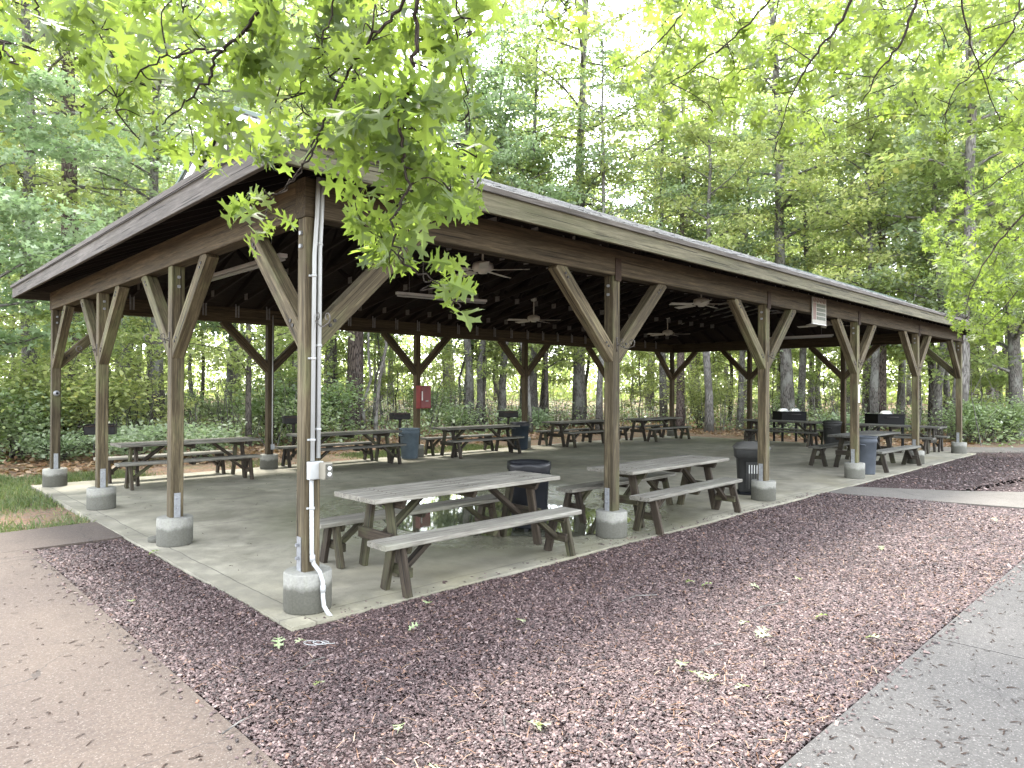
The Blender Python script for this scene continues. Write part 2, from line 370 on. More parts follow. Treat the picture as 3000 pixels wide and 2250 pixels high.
def link(name, me, parent=None, loc=(0,0,0), rot=(0,0,0)):
    o = bpy.data.objects.new(name, me); COL.objects.link(o); o.parent = parent; o.location = loc; o.rotation_euler = rot
    return o
def norm(a): return a/np.maximum(np.linalg.norm(a, axis=1, keepdims=True), 1e-9)
def scatter_mesh(name, P, A, N, Sz, tv, tf, rnd, mat):
    """one mesh of many small pieces: template verts tv (k,3: across, along, out), faces tf (all the same length)"""
    n = len(P); tv = np.asarray(tv, float); k = len(tv); tf = np.asarray(tf)
    A = norm(A); N = norm(N-A*(N*A).sum(1, keepdims=True)); B = np.cross(A, N)
    Sz = np.asarray(Sz, float)
    if Sz.ndim == 1: Sz = np.repeat(Sz[:, None], 3, 1)
    V = P[:, None, :]+B[:, None, :]*(tv[None, :, 0:1]*Sz[:, None, 0:1])+A[:, None, :]*(tv[None, :, 1:2]*Sz[:, None, 1:2])+N[:, None, :]*(tv[None, :, 2:3]*Sz[:, None, 2:3])
    F = (tf[None]+(np.arange(n)*k)[:, None, None]).reshape(-1, tf.shape[1])
    me = bpy.data.meshes.new(name)
    me.vertices.add(n*k); me.vertices.foreach_set('co', V.reshape(-1).astype(np.float32))
    me.loops.add(F.size); me.loops.foreach_set('vertex_index', F.reshape(-1).astype(np.int32))
    me.polygons.add(len(F)); me.polygons.foreach_set('loop_start', (np.arange(len(F))*F.shape[1]).astype(np.int32))
    me.polygons.foreach_set('loop_total', np.full(len(F), F.shape[1], np.int32))
    me.update(calc_edges=True)
    a = me.attributes.new('rnd', 'FLOAT', 'POINT'); a.data.foreach_set('value', np.repeat(rnd, k).astype(np.float32))
    me.materials.append(MAT[mat]); return me

# leaf shapes
HALF = [(.012,0),(.03,.10),(.14,.13),(.27,.07),(.245,.145),(.345,.205),(.20,.235),(.05,.31),(.055,.36),(.22,.43),(.40,.37),(.355,.46),(.47,.55),(.28,.545),(.07,.585),(.065,.64),(.18,.735),(.34,.715),(.27,.785),(.30,.88),(.15,.835),(.07,.83),(.075,.90),(0.0,1.0)]
def oak_template():
    V, F = [], []
    for sgn in (1, -1):
        pts = [(x*sgn, y) for x, y in HALF]+[(0, .75), (0, .5), (0, .25), (0, 0)]
        tri = tessellate_polygon([[Vector((x, y, 0)) for x, y in pts]])
        b = len(V); V += [(x, y, .28*abs(x)+.10*math.sin(3*y)-.22*y*y) for x, y in pts]
        F += [[b+i for i in (t if sgn > 0 else t[::-1])] for t in tri]
    b = len(V); V += [(-.007,-.30,.02),(.007,-.30,.02),(.007,.01,0),(-.007,.01,0)]; F += [[b,b+1,b+2],[b,b+2,b+3]]
    return np.array(V), np.array(F)
OAK = oak_template()
MIDLEAF = (np.array([(0,0,0),(.30,.10,.06),(.10,.33,.02),(.42,.55,.10),(.10,.66,.02),(0,1,-.06),(-.10,.66,.02),(-.42,.55,.10),(-.10,.33,.02),(-.30,.10,.06)]),
           np.array([(0,1,2,8),(0,2,8,9),(2,3,4,6),(2,6,7,8),(4,5,6,6)])[:4])
MIDLEAF = (MIDLEAF[0], np.array([(0,1,2),(0,2,8),(0,8,9),(2,3,4),(2,4,6),(2,6,8),(6,7,8),(4,5,6)]))
QUADLEAF = (np.array([(0,0,0),(.32,.45,.06),(0,1,-.05),(-.32,.45,.06)]), np.array([(0,1,2,3)]))
ROUNDLEAF = (np.array([(0,0,0),(.34,.25,.05),(.30,.75,.03),(0,1,-.04),(-.30,.75,.03),(-.34,.25,.05)]), np.array([(0,1,2,3,4,5)]))
NEEDLE = (np.array([(-.02,0,0),(.02,0,0),(.035,.6,0),(0,1,0),(-.035,.6,0)]), np.array([(0,1,2,3,4)]))

# ------------------------------------------------------------------ ground
def sheet(name, pts, z, mat, h=0.0, cat='ground', sub=0):
    o = MB().poly([(x, y, z) for x, y in pts], h).build(name, mat)
    o['kind'] = 'structure'; return o
sheet('ground', [(-120,-60),(260,-60),(260,260),(-120,260)], -.06, 'forest_soil')
sheet('gravel_bed', [(-1.20,-3.55),(-1.20,3.80),(-.2,3.80),(-.2,-.2),(19.6,-.2),(21,-1.5),(24,-3.9),(24,-3.55)], -.028, 'gravel_bed')
sheet('concrete_slab', [(-.29,-.33),(19.25,-.33),(19.25,9.28),(-.29,9.28)], 0, 'slab_concrete', .14)
# left path with its spur, and the grey path on the right meet behind the camera
sheet('left_path', [(-6,-9),(-1.15,-9),(-1.15,-3.52),(-1.15,3.775),(-6,3.775)], -.006, 'path_pink', .1)
sheet('spur_path', [(-6,3.785),(-.297,3.785),(-.297,4.97),(-6,4.97)], -.006, 'path_pink', .1)
sheet('right_path', [(-1.142,-3.51),(-1.142,-9),(2.82,-9),(2.82,-3.51)], -.006, 'path_grey', .1)
sheet('right_path', [(2.83,-3.51),(2.83,-9),(40,-9),(40,-3.51)], -.006, 'path_grey', .1)
sheet('cross_path', [(9.15,-.337),(9.35,-1.4),(9.9,-3.5),(12.4,-3.5),(11.0,-1.8),(10.15,-.337)], -.010, 'path_tan', .08)
sheet('far_path', [(19.257,.9),(20.6,1.35),(22.4,-.5),(25.6,-3.5),(23.6,-3.5),(20.6,-1.05),(19.257,.35)], -.010, 'path_tan', .08)
# rain puddle lying on the slab
pts = [(2.45,1.3),(2.95,.75),(3.35,.30),(3.95,.18),(4.75,.42),(5.0,1.0),(4.9,1.7),(4.62,2.4),(4.75,3.1),(4.3,3.75),(3.6,4.05),(3.05,3.7),(2.75,3.0),(2.45,2.7),(2.2,2.0)]
sm = []
for i in range(len(pts)):
    p0, p1, p2, p3 = [Vector(pts[(i+k-1) % len(pts)]) for k in range(4)]
    for t in (0, .25, .5, .75):
        sm.append(.5*((2*p1)+(p2-p0)*t+(2*p0-5*p1+4*p2-p3)*t*t+(3*p1-p0-3*p2+p3)*t**3))
sheet('rain_puddle', [(p.x, p.y) for p in sm], .004, 'puddle_water')
def inpoly(x, y, poly):
    c = False; j = len(poly)-1
    for i in range(len(poly)):
        xi, yi = poly[i]; xj, yj = poly[j]
        if (yi > y) != (yj > y) and x < (xj-xi)*(y-yi)/(yj-yi)+xi: c = not c
        j = i
    return c

# gravel stones as real pieces where the camera can tell them apart
def stones():
    P = []
    def fill(x0, x1, y0, y1, dens, cond=lambda x, y: True):
        n = int((x1-x0)*(y1-y0)*dens); xy = rng.random((n, 2))*[x1-x0, y1-y0]+[x0, y0]
        P.append(np.array([p for p in xy if cond(*p)]))
    dist = lambda x, y: math.hypot(x+2.56, y+4.89)
    ok = lambda x, y: random.random() < min(1, (5.6/dist(x, y))**1.6)
    cross = [(9.1,-.2),(9.3,-1.4),(9.85,-3.6),(12.45,-3.6),(11.05,-1.8),(10.2,-.2)]
    fill(-1.14, -.30, -3.5, 3.77, 8500, ok)
    fill(-.30, 9.9, -3.5, -.34, 8500, lambda x, y: ok(x, y) and not inpoly(x, y, cross))
    fill(10.1, 21, -3.5, -.34, 1100, lambda x, y: ok(x, y) and not inpoly(x, y, cross))
    P = np.concatenate(P); n = len(P)
    far = np.clip(np.hypot(P[:, 0]+2.56, P[:, 1]+4.89)/5.6, 1, 3)**.6
    tv = np.array([(-1,-1,-.6),(1,-1,-.6),(1,1,-.6),(-1,1,-.6),(-.6,-.7,.6),(.7,-.5,.75),(.55,.7,.5),(-.7,.6,.7)])*.5
    tf = np.array([(4,5,6,7),(0,1,5,4),(1,2,6,5),(2,3,7,6),(3,0,4,7)])
    s_ = (.0062+.0095*rng.random(n)**1.7)*far
    Sz = np.stack([s_*(.75+.6*rng.random(n)), s_*(1.2+1.3*rng.random(n)), s_*(.35+.4*rng.random(n))], 1)
    und = .008*np.sin(P[:, 0]*2.3+1.3*np.sin(P[:, 1]*1.7))+.007*np.sin(P[:, 1]*3.1+.8*np.sin(P[:, 0]*2.9+1))
    stray = np.zeros(n, bool); k = rng.integers(0, n, 700)
    lx = k[:250]; P[lx] = np.column_stack([-1.17-np.abs(rng.normal(0, .05, 250)), rng.random(250)*7.2-3.5])
    ly = k[250:500]; P[ly] = np.column_stack([rng.random(250)*8-1, -3.53-np.abs(rng.normal(0, .05, 250))])
    lz = k[500:]; P[lz] = np.column_stack([rng.random(200)*9-.2, -.31+np.abs(rng.normal(0, .07, 200))])
    stray[k] = True
    P3 = np.column_stack([P, np.where(stray, np.where(np.arange(n) < 0, 0, .002), -.022+.012*rng.random(n)+und)])
    ang = rng.random(n)*6.28
    A = np.column_stack([np.cos(ang), np.sin(ang), rng.normal(0, .3, n)])
    N = np.column_stack([rng.normal(0, .38, n), rng.normal(0, .38, n), np.ones(n)])
    me = scatter_mesh('gravel_stones', P3, A, N, Sz, tv, tf, np.clip(rng.random(n), 0, 1), 'gravel_stone')
    o = link('gravel_stones', me); tag(o, 'crushed red brown gravel spread round the slab', 'gravel', None, 'stuff')
stones()

# ------------------------------------------------------------------ pavilion
BX = [0, 3.79, 7.58, 11.37, 15.16, 18.95]; BY = [0, 2.985, 5.97, 8.955]
HB, HP, PR, PW = 2.996, .296, .18, .132
pav = empty('pavilion', (0,0,0), 0, 'long open timber picnic pavilion with shingled hip roof on posts', 'pavilion')
pier_mb = MB().lathe([(PR-.004, 0),(PR, .01),(PR, HP-.012),(PR-.010, HP)], 40)
pier_me = pier_mb.mesh('pier'); pier_me.materials.append(MAT['pier_concrete'])
OV, EZ, SL = .52, 3.42, .42
posts = []
for i, x in enumerate(BX):
    for j, y in enumerate(BY):
        if 0 < i < 5 and 0 < j < 3: continue
        posts.append((i, j, x, y))
def scroll(mb, dirv, z):
    """wrought hook with two scrolls, growing out along dirv"""
    d = Vector(dirv); o = d*(PW/2+.004)
    mb.tube([o+Vector((0,0,z-.07)), o+Vector((0,0,z+.10))], .007, 6)
    pts = []
    for k in range(9):
        t = k/8; pts.append(o+d*(.20*t)+Vector((0,0,z+.04-.075*math.sin(t*2.2))))
    c = o+d*.205+Vector((0,0,z+.028))
    for k in range(1, 14):
        a = -1.5+k*.48; r_ = .052*(1-k/17); pts.append(c+d*(r_*math.cos(a))+Vector((0,0,r_*math.sin(a))))
    mb.tube(pts, .0055, 5)
    c = o+d*.06+Vector((0,0,z+.055)); pts = [o+Vector((0,0,z+.0))]
    for k in range(13):
        a = -1.8+k*.5; r_ = .036*(1-k/16); pts.append(c+d*(r_*math.cos(a))+Vector((0,0,r_*math.sin(a))))
    mb.tube(pts, .0045, 5)
for (i, j, x, y) in posts:
    p = link('pier', pier_me, pav, (x, y, 0), (0, 0, random.random()*6))
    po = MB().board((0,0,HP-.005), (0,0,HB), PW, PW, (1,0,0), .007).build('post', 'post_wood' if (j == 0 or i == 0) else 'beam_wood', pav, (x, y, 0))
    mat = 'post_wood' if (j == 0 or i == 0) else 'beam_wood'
    ds = []
    if j in (0, 3): ds += [(1,0,0)] if i < 5 else []; ds += [(-1,0,0)] if (i > 0 and j in (0, 3)) else []
    if i in (0, 5): ds += [(0,1,0)] if j < 3 else []; ds += [(0,-1,0)] if j > 0 else []
    for d in ds:
        d = Vector(d); a = d*.02+Vector((0,0,2.06)); b = d*.98+Vector((0,0,3.02))
        sd = Vector((0,0,1)).cross(d); mb = MB().board(a, b, PW*.93, .15, sd, .006); mb.cm = 1
        for t_ in (.13, .17, .86, .90):
            c = a.lerp(b, t_); mb.board(c-sd*(PW*.465+.008), c+sd*(PW*.465+.008), .026, .026, d, .006)
        mb.build('brace', (mat, 'iron'), po)
    # galvanised strap at the foot, bolts at the top
    out = (0,-1) if j == 0 else ((0,1) if j == 3 else ((-1,0) if i == 0 else (1,0)))
    if j == 0 or i == 0:
        inn = (-1,0) if j == 0 else (0,-1)
        mb = MB(); n_ = Vector((inn[0], inn[1], 0)); t_ = Vector((0,0,1)).cross(n_)
        c = n_*(PW/2+.004)-t_*(.0 if j else .01)
        mb.board(c+Vector((0,0,HP)), c+Vector((0,0,HP+.26)), .065, .006, t_, .001)
        for zz in (.10, .20): mb.board(c+Vector((0,0,HP+zz)), c+n_*.028+Vector((0,0,HP+zz)), .022, .022, t_, .004)
        mb.build('base_strap', 'galv', po)
        mb = MB(); c = n_*(PW/2+.001)
        for zz in (2.78, 2.88): mb.board(c+Vector((0,0,zz)), c+n_*.018+Vector((0,0,zz)), .03, .03, t_, .006)
        mb.build('bolt', 'galv', po)
        if (j == 0 and i > 0):
            MB().board((0,-PW/2-.022,HB-.06), (0,-PW/2-.022,HB+.20), .11, .006, (1,0,0), .002).build('beam_plate', 'rust', po)
        mb = MB(); scroll(mb, (out[0], out[1], 0), 2.19); mb.build('scroll_hook', 'scroll_iron', po)
# ring beams
BT, BH = .16, .30; zc = HB+BH/2
MB().board((-.08,0,zc), (19.03,0,zc), BT, BH, (0,1,0), .008).build('beam', 'beam_wood', pav)
MB().board((-.08,8.955,zc), (19.03,8.955,zc), BT, BH, (0,1,0), .008).build('beam', 'beam_wood', pav)
MB().board((0,.083,zc), (0,8.872,zc), BT, BH-.004, (1,0,0), .008).build('beam', 'beam_wood', pav)
MB().board((18.95,.083,zc), (18.95,8.872,zc), BT, BH-.004, (1,0,0), .008).build('beam', 'beam_wood', pav)
# roof: two long planes, hip ends that stop at small louvred gables
X0, X1, Y0, Y1 = -OV, 18.95+OV, -OV, 8.955+OV
YM = (Y0+Y1)/2; ZR = EZ+SL*(YM-Y0)
G0, G1 = 1.05, 17.90; zg = EZ+SL*(G0-X0); yg0, yg1 = Y0+(G0-X0), Y1-(G0-X0)
T_ = .05
mb = MB()
mb.poly([(X0,Y0,EZ),(X1,Y0,EZ),(G1,yg0,zg),(G1,YM,ZR),(G0,YM,ZR),(G0,yg0,zg)], T_)
mb.poly([(X1,Y1,EZ),(X0,Y1,EZ),(G0,yg1,zg),(G0,YM,ZR),(G1,YM,ZR),(G1,yg1,zg)], T_)
mb.poly([(X0,Y1,EZ),(X0,Y0,EZ),(G0,yg0,zg),(G0+.15,yg0+.15,zg+.063),(G0+.15,yg1-.15,zg+.063),(G0,yg1,zg)], T_)
mb.poly([(X1,Y0,EZ),(X1,Y1,EZ),(G1,yg1,zg),(G1-.15,yg1-.15,zg+.063),(G1-.15,yg0+.15,zg+.063),(G1,yg0,zg)], T_)
roof = mb.build('roof', 'shingle', pav)
# ragged shingle courses: thin tabs laid down the front slope
mb = MB()
for k in range(38):
    y = Y0-.03+k*.13
    if y > YM-.1: break
    xa, xb = max(X0+.0, X0+(y-Y0)), min(X1, X1-(y-Y0))
    z_ = EZ+SL*(y-Y0); xx = xa
    while xx < xb:
        wv = random.uniform(.25, .36); xe = min(xx+wv, xb); h_ = random.uniform(.008, .02)
        mb.add([(xx,y,z_+h_),(xe,y,z_+h_),(xe,y+.15,z_+.063+h_*.3),(xx,y+.15,z_+.063+h_*.3),(xx,y,z_-.002),(xe,y,z_-.002)], [(0,1,2,3),(4,5,1,0)])
        xx = xe+.006
mb.build('shingle_course', 'shingle', roof)
# deck boards under the shingles
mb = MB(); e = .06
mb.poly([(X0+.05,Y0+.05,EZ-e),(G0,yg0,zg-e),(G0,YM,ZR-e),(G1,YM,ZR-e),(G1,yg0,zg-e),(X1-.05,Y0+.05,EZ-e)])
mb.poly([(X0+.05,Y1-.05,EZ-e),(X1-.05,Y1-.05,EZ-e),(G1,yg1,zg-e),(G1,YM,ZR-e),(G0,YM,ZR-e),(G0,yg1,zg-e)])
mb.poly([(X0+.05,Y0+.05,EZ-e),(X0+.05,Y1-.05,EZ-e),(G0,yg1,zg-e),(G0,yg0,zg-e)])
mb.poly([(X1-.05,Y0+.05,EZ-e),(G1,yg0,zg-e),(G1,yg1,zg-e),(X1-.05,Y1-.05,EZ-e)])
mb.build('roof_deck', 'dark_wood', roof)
FZ = 3.295; FH = .185
MB().board((X0-.02,Y0+.0,FZ), (X1+.02,Y0+.0,FZ), .04, FH, (0,1,0), .004).build('fascia_board', 'fascia_green', roof)
MB().board((X0-.02,Y1,FZ), (X1+.02,Y1,FZ), .04, FH, (0,1,0), .004).build('fascia_board', 'fascia_wood', roof)
MB().board((X0,Y0+.023,FZ), (X0,Y1-.023,FZ), .04, FH, (1,0,0), .004).build('fascia_board', 'fascia_wood', roof)
MB().board((X1,Y0+.023,FZ), (X1,Y1-.023,FZ), .04, FH, (1,0,0), .004).build('fascia_board', 'fascia_wood', roof)
mb = MB()
mb.board((X0-.045,Y0-.03,3.395), (X0-.045,Y1+.03,3.395), .012, .05, (1,0,0), .001)
mb.board((X0-.03,Y0-.045,3.395), (X1+.03,Y0-.045,3.395), .012, .05, (0,1,0), .001)
mb.build('drip_edge', 'fascia_wood', roof)
for gx, sg in ((G0+.12, -1), (G1-.12, 1)):
    mb = MB(); gzb = zg+.04
    mb.poly([(gx,yg0+.1,gzb),(gx,YM,ZR-.08),(gx,yg1-.1,gzb)])
    gw = mb.build('gable_wall', 'siding', pav)
    mb = MB(); zz = gzb+.09
    while zz < ZR-.2:
        yy = YM-(ZR-.1-zz)/SL; mb.board((gx+sg*.012,yy,zz), (gx+sg*.012,2*YM-yy,zz), .02, .085, (1,0,.22), .002); zz += .10
    mb.build('siding_board', 'siding', gw)
    mb = MB()
    for s_ in (-1, 1):
        mb.board((gx+sg*.10, YM+s_*(YM-yg0+.02), zg-.10), (gx+sg*.10, YM, ZR-.12), .025, .19, (1,0,0), .003)
    mb.build('rake_board', 'white_paint', gw)
    mb = MB()
    for s_ in (-1, 1):
        mb.board((gx+sg*.128, YM+s_*(YM-yg0+.05), zg-.005), (gx+sg*.128, YM, ZR-.005), .03, .05, (1,0,0), .003)
    mb.build('rake_trim', 'green_trim', gw)
# scissor trusses across, jack rafters at the hip ends
random.seed(3)
nT = 27
for k in range(nT):
    x = G0+.1+(G1-G0-.2)*k/(nT-1)
    mb = MB(); wd = .04
    def P(y, z): return (x, y, z)
    zt = lambda y: EZ-.13+SL*((y-Y0) if y < YM else (Y1-y))
    for sg in (1, -1):
        ya = Y0+.06 if sg > 0 else Y1-.06
        mb.board(P(ya, zt(ya)), P(YM, zt(YM)), wd, .12, (1,0,0), .002)
        yb = .0 if sg > 0 else 8.955
        mb.board(P(yb, HB+BH+.06), P(YM, 4.12), wd, .09, (1,0,0), .002)
        ym = YM-sg*2.2
        mb.board(P(ym, HB+BH+.06+(.755)*(1-2.2/4.48)), P(YM-sg*1.3, zt(YM-sg*1.3)), wd*.9, .08, (1,0,0), .002)
        mb.board(P(ym, HB+BH+.06+(.755)*(1-2.2/4.48)), P(YM-sg*2.9, zt(YM-sg*2.9)), wd*.9, .08, (1,0,0), .002)
    mb.board(P(YM, 4.1), P(YM, zt(YM)), wd*.9, .08, (1,0,0), .002)
    mb.cm = 1
    for (yy, z_) in [(.55, 3.47), (8.4, 3.47), (2.28, 3.75), (6.68, 3.75), (YM, 4.16), (YM-1.3, zt(YM-1.3)-.02), (YM+1.3, zt(YM+1.3)-.02)]:
        mb.board((x-.0225, yy-.07, z_), (x-.0225, yy+.07, z_), .006, .12, (1,0,0), .0005)
    for yy in (.0, 8.955):
        for sx in (-1, 1): mb.board((x+sx*.026, yy-(.085 if yy > 1 else -.085), HB+.10), (x+sx*.026, yy-(.085 if yy > 1 else -.085), HB+BH+.07), .03, .012, (1,0,0), .0005)
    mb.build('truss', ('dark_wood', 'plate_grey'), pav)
for k in range(16):
    y = Y0+.25+k*.60
    if y > Y1-.2: break
    run = min(G0-X0, y-Y0, Y1-y)
    for sg in (0, 1):
        xa, xb = (X0+.04, X0+run) if sg == 0 else (X1-.04, X1-run)
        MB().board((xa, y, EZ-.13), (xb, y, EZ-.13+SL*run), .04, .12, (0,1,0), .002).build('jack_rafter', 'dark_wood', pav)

# ------------------------------------------------------------------ picnic tables and benches
def make_table(name, L, W, H, tm, lm):
    root = empty(name)
    mb = MB(); n = 5; pw = W/n
    for k in range(n):
        y = -W/2+pw*(k+.5); e = random.uniform(-.008, .008)
        mb.board((-L/2+e, y, H-.02+random.uniform(-.002,.002)), (L/2+e, y, H-.02), pw-.006, .042, (0,1,0), .005)
    mb.cm = 1
    for xx in (-L/2+.33, 0, L/2-.33):
        for k in range(n):
            for dy in (-.035, .035):
                y = -W/2+pw*(k+.5)+dy; mb.board((xx+random.uniform(-.006,.006), y-.005, H+.0012), (xx, y+.005, H+.0012), .011, .003, (1,0,0), .0005)
    mb.build('tabletop', (tm, 'rust'), root)
    for sx in (-1, 1):
        xe = sx*(L/2-.33)
        MB().board((xe, -W/2+.04, H-.08), (xe, W/2-.04, H-.08), .045, .085, (1,0,0), .006, 0, .55, -.55).build('cleat', lm, root)
        for sy in (-1, 1):
            MB().board((xe+sx*.047, sy*W*.40, .0), (xe+sx*.047, sy*W*.20, H-.06), .045, .10, (1,0,0), .005).build('leg', lm, root)
        MB().board((xe+sx*.094, -W*.38, H*.46), (xe+sx*.094, W*.38, H*.46), .04, .10, (1,0,0), .005).build('crossbar', lm, root)
        MB().board((xe+sx*.02, 0, H*.42), (xe-sx*.46, 0, H-.05), .085, .05, (0,1,0), .005).build('brace', lm, root)
    MB().board((0, -W/2+.06, H-.08), (0, W/2-.06, H-.08), .045, .07, (1,0,0), .006, 0, .5, -.5).build('cleat', lm, root)
    return root
def make_bench(name, L, H, tm, lm):
    root = empty(name); W = .275
    MB().board((-L/2, 0, H-.022), (L/2, 0, H-.022), W, .046, (0,1,0), .008).build('seat', tm, root)
    for sx in (-1, 1):
        xe = sx*(L/2-.24)
        MB().board((xe, -W/2+.015, H-.075), (xe, W/2-.015, H-.075), .045, .06, (1,0,0), .006, 0, .5, -.5).build('cleat', lm, root)
        for sy in (-1, 1):
            MB().board((xe+sx*.047, sy*.165, 0), (xe+sx*.047, sy*.065, H-.048), .045, .09, (1,0,0), .005).build('leg', lm, root)
        MB().board((xe, -.14, H*.42), (xe, .14, H*.42), .042, .08, (1,0,0), .005).build('crossbar', lm, root)
        MB().board((xe-sx*.01, 0, H*.40), (xe-sx*.30, 0, H-.045), .07, .045, (0,1,0), .005).build('brace', lm, root)
    MB().board((0, -W/2+.02, H-.07), (0, W/2-.02, H-.07), .045, .05, (1,0,0), .006, 0, .5, -.5).build('cleat', lm, root)
    return root
random.seed(5)
TG, BG = 'picnic tables under the pavilion', 'loose benches beside the picnic tables'
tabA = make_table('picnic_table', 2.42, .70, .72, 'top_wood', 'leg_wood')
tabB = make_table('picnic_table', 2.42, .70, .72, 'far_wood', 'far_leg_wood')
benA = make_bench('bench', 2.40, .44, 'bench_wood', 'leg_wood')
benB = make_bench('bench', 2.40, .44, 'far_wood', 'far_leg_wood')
first = set()
def put(proto, x, y, rz, label, cat, group, sx=1):
    o = proto if proto not in first else copy_tree(proto)
    first.add(proto)
    o.location = (x, y, 0); o.rotation_euler = (0,0,rz+random.uniform(-.012,.012)); o.scale = (random.uniform(.98,1.015),1,random.uniform(.985,1.01))
    tag(o, label, cat, group); return o
H90 = math.pi/2
tables = [
 (tabA, 1.93, .55, .0, 'bleached grey picnic table nearest the camera, beside the corner post with white pipes'),
 (tabA, 5.33, .33, .03, 'grey brown picnic table behind the second front post, left of the slotted bin'),
 (tabB, 13.9, .66, -.02, 'dark picnic table standing between the fourth front post and the slate blue can'),
 (tabA, 1.93, 8.22, .0, 'weathered picnic table at the back left, framed by the two left side posts'),
 (tabB, 5.30, 8.42, .0, 'picnic table half hidden by the near corner post, light blue can at its right'),
 (tabB, 9.10, 8.42, .0, 'picnic table right of the post with the red box, before the navy can'),
 (tabB, 13.3, 8.62, .0, 'dark picnic table at the back, just left of the second front post'),
 (tabB, 16.9, 8.32, .0, 'dark picnic table in the far back corner, just right of the second front post'),
 (tabB, 18.5, 4.65, H90, 'dark far end table before the grill box with two foil pans'),
 (tabB, 18.5, 1.45, H90, 'dark far end table before the grill box with one foil pan'),
]
bn = ['nearest the camera', 'behind the second front post', 'near the slate blue can', 'at the back left', 'beside the light blue can', 'right of the red box', 'seen left of the second front post', 'in the far back corner', 'before the grill with two pans', 'before the grill with one pan']
benches = [
 [(1.72,-.15,.0), (1.78,1.02,.0)], [(5.25,-.15,.03), (5.1,.86,.03)], [(13.7,-.02,-.02), (13.9,1.28,-.02)],
 [(1.80,7.66,0), (1.75,8.82,0)], [(5.25,7.92,0), (5.2,8.98,0)], [(9.0,7.92,0), (9.0,8.98,0)],
 [(13.4,8.08,0), (13.3,9.1,0)], [(16.9,7.74,0), (16.9,8.88,0)], [(17.93,4.55,H90), (19.04,4.6,H90)], [(17.93,1.5,H90), (19.04,1.45,H90)]]
for k, (t, b) in enumerate(zip(tables, benches)):
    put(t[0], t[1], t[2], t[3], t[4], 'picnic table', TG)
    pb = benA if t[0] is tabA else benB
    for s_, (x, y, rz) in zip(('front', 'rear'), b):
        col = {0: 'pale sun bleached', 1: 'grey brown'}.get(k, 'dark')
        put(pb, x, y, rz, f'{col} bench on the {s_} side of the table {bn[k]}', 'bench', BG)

# ------------------------------------------------------------------ bins
CG = 'trash cans under the pavilion'
def can(name, x, y, r_, h, mat, label, lid=None, bag=False, dolly=False, rim=True, rz=0):
    root = empty(name, (x, y, 0), rz, label, 'trash can', CG); z0 = .06 if dolly else 0
    mb = MB(); rb = r_*.84
    mb.lathe([(rb, z0),(rb+.004, z0+.02),(r_*.985, h-.13),(r_*1.03, h-.125),(r_*1.03, h-.07),(r_*1.0, h-.06),(r_*1.02, h-.025),(r_*1.07, h-.02),(r_*1.075, h),(r_*.98, h),(r_*.96, h-.03),(rb*.95, z0+.05),(0.0, z0+.05)], 36)
    mb.build('body', mat, root)
    for s_ in (-1, 1):
        MB().tube([(s_*r_*1.0, -.08, h-.17),(s_*(r_*1.0+.05), -.07, h-.16),(s_*(r_*1.0+.055), 0, h-.155),(s_*(r_*1.0+.05), .07, h-.16),(s_*r_*1.0, .08, h-.17)], .014, 8).build('handle', mat, root)
    if lid:
        MB().lathe([(r_*1.1, h-.03),(r_*1.11, h+.0),(r_*1.05, h+.015),(r_*.9, h+.035),(r_*.4, h+.055),(.0, h+.058)], 36).build('lid', lid, root)
        MB().tube([(-.07,0,h+.05),(-.05,0,h+.085),(.05,0,h+.085),(.07,0,h+.05)], .012, 8).build('lid_handle', lid, root)
    if bag:
        prof = [(r_*.93, h-.25),(r_*1.0, h+.012),(r_*1.09, h+.015),(r_*1.10, h-.03),(r_*1.085, h-.08)]
        mb = MB(); mb.lathe(prof, 48)
        for i, v in enumerate(mb.v):
            a = math.atan2(v[1], v[0]); k = 1+.012*math.sin(9*a)+.008*math.sin(23*a)
            mb.v[i] = (v[0]*k, v[1]*k, v[2]+(.012*math.sin(5*a+1) if v[2] < h else 0))
        mb.f = mb.f[:-2]; mb.sm = mb.sm[:-2]; mb.mi = mb.mi[:-2]
        mb.build('liner_bag', 'bag_plastic', root)
    if dolly:
        MB().lathe([(r_*.8,.035),(r_*.86,.04),(r_*.86,.07),(r_*.8,.075)], 30).build('dolly', 'black_plastic', root)
        for k in range(4):
            a = k*H90+.6; MB().tube([(r_*.75*math.cos(a)-.012, r_*.75*math.sin(a), .025),(r_*.75*math.cos(a)+.012, r_*.75*math.sin(a), .025)], .025, 12).build('wheel', 'rubber', root)
    return root
can('trash_can', 3.38, .93, .245, .80, 'black_plastic', 'black lined trash can on a dolly behind the end of the nearest picnic table', None, True, True)
can('trash_can', 7.20, 8.72, .235, .72, 'bluegrey_plastic', 'light blue grey trash can left of the post with the red box', None)
can('trash_can', 10.95, 8.72, .255, .74, 'navy_plastic', 'dark navy trash can standing at the foot of a back post', None, True)
can('trash_can', 18.28, 3.06, .245, .74, 'grey_plastic', 'grey trash can with a flat lid between the two far end tables', 'grey_plastic')
can('trash_can', 12.22, .10, .215, .76, 'slate_blue', 'slate blue trash can right beside the fourth front post', None)
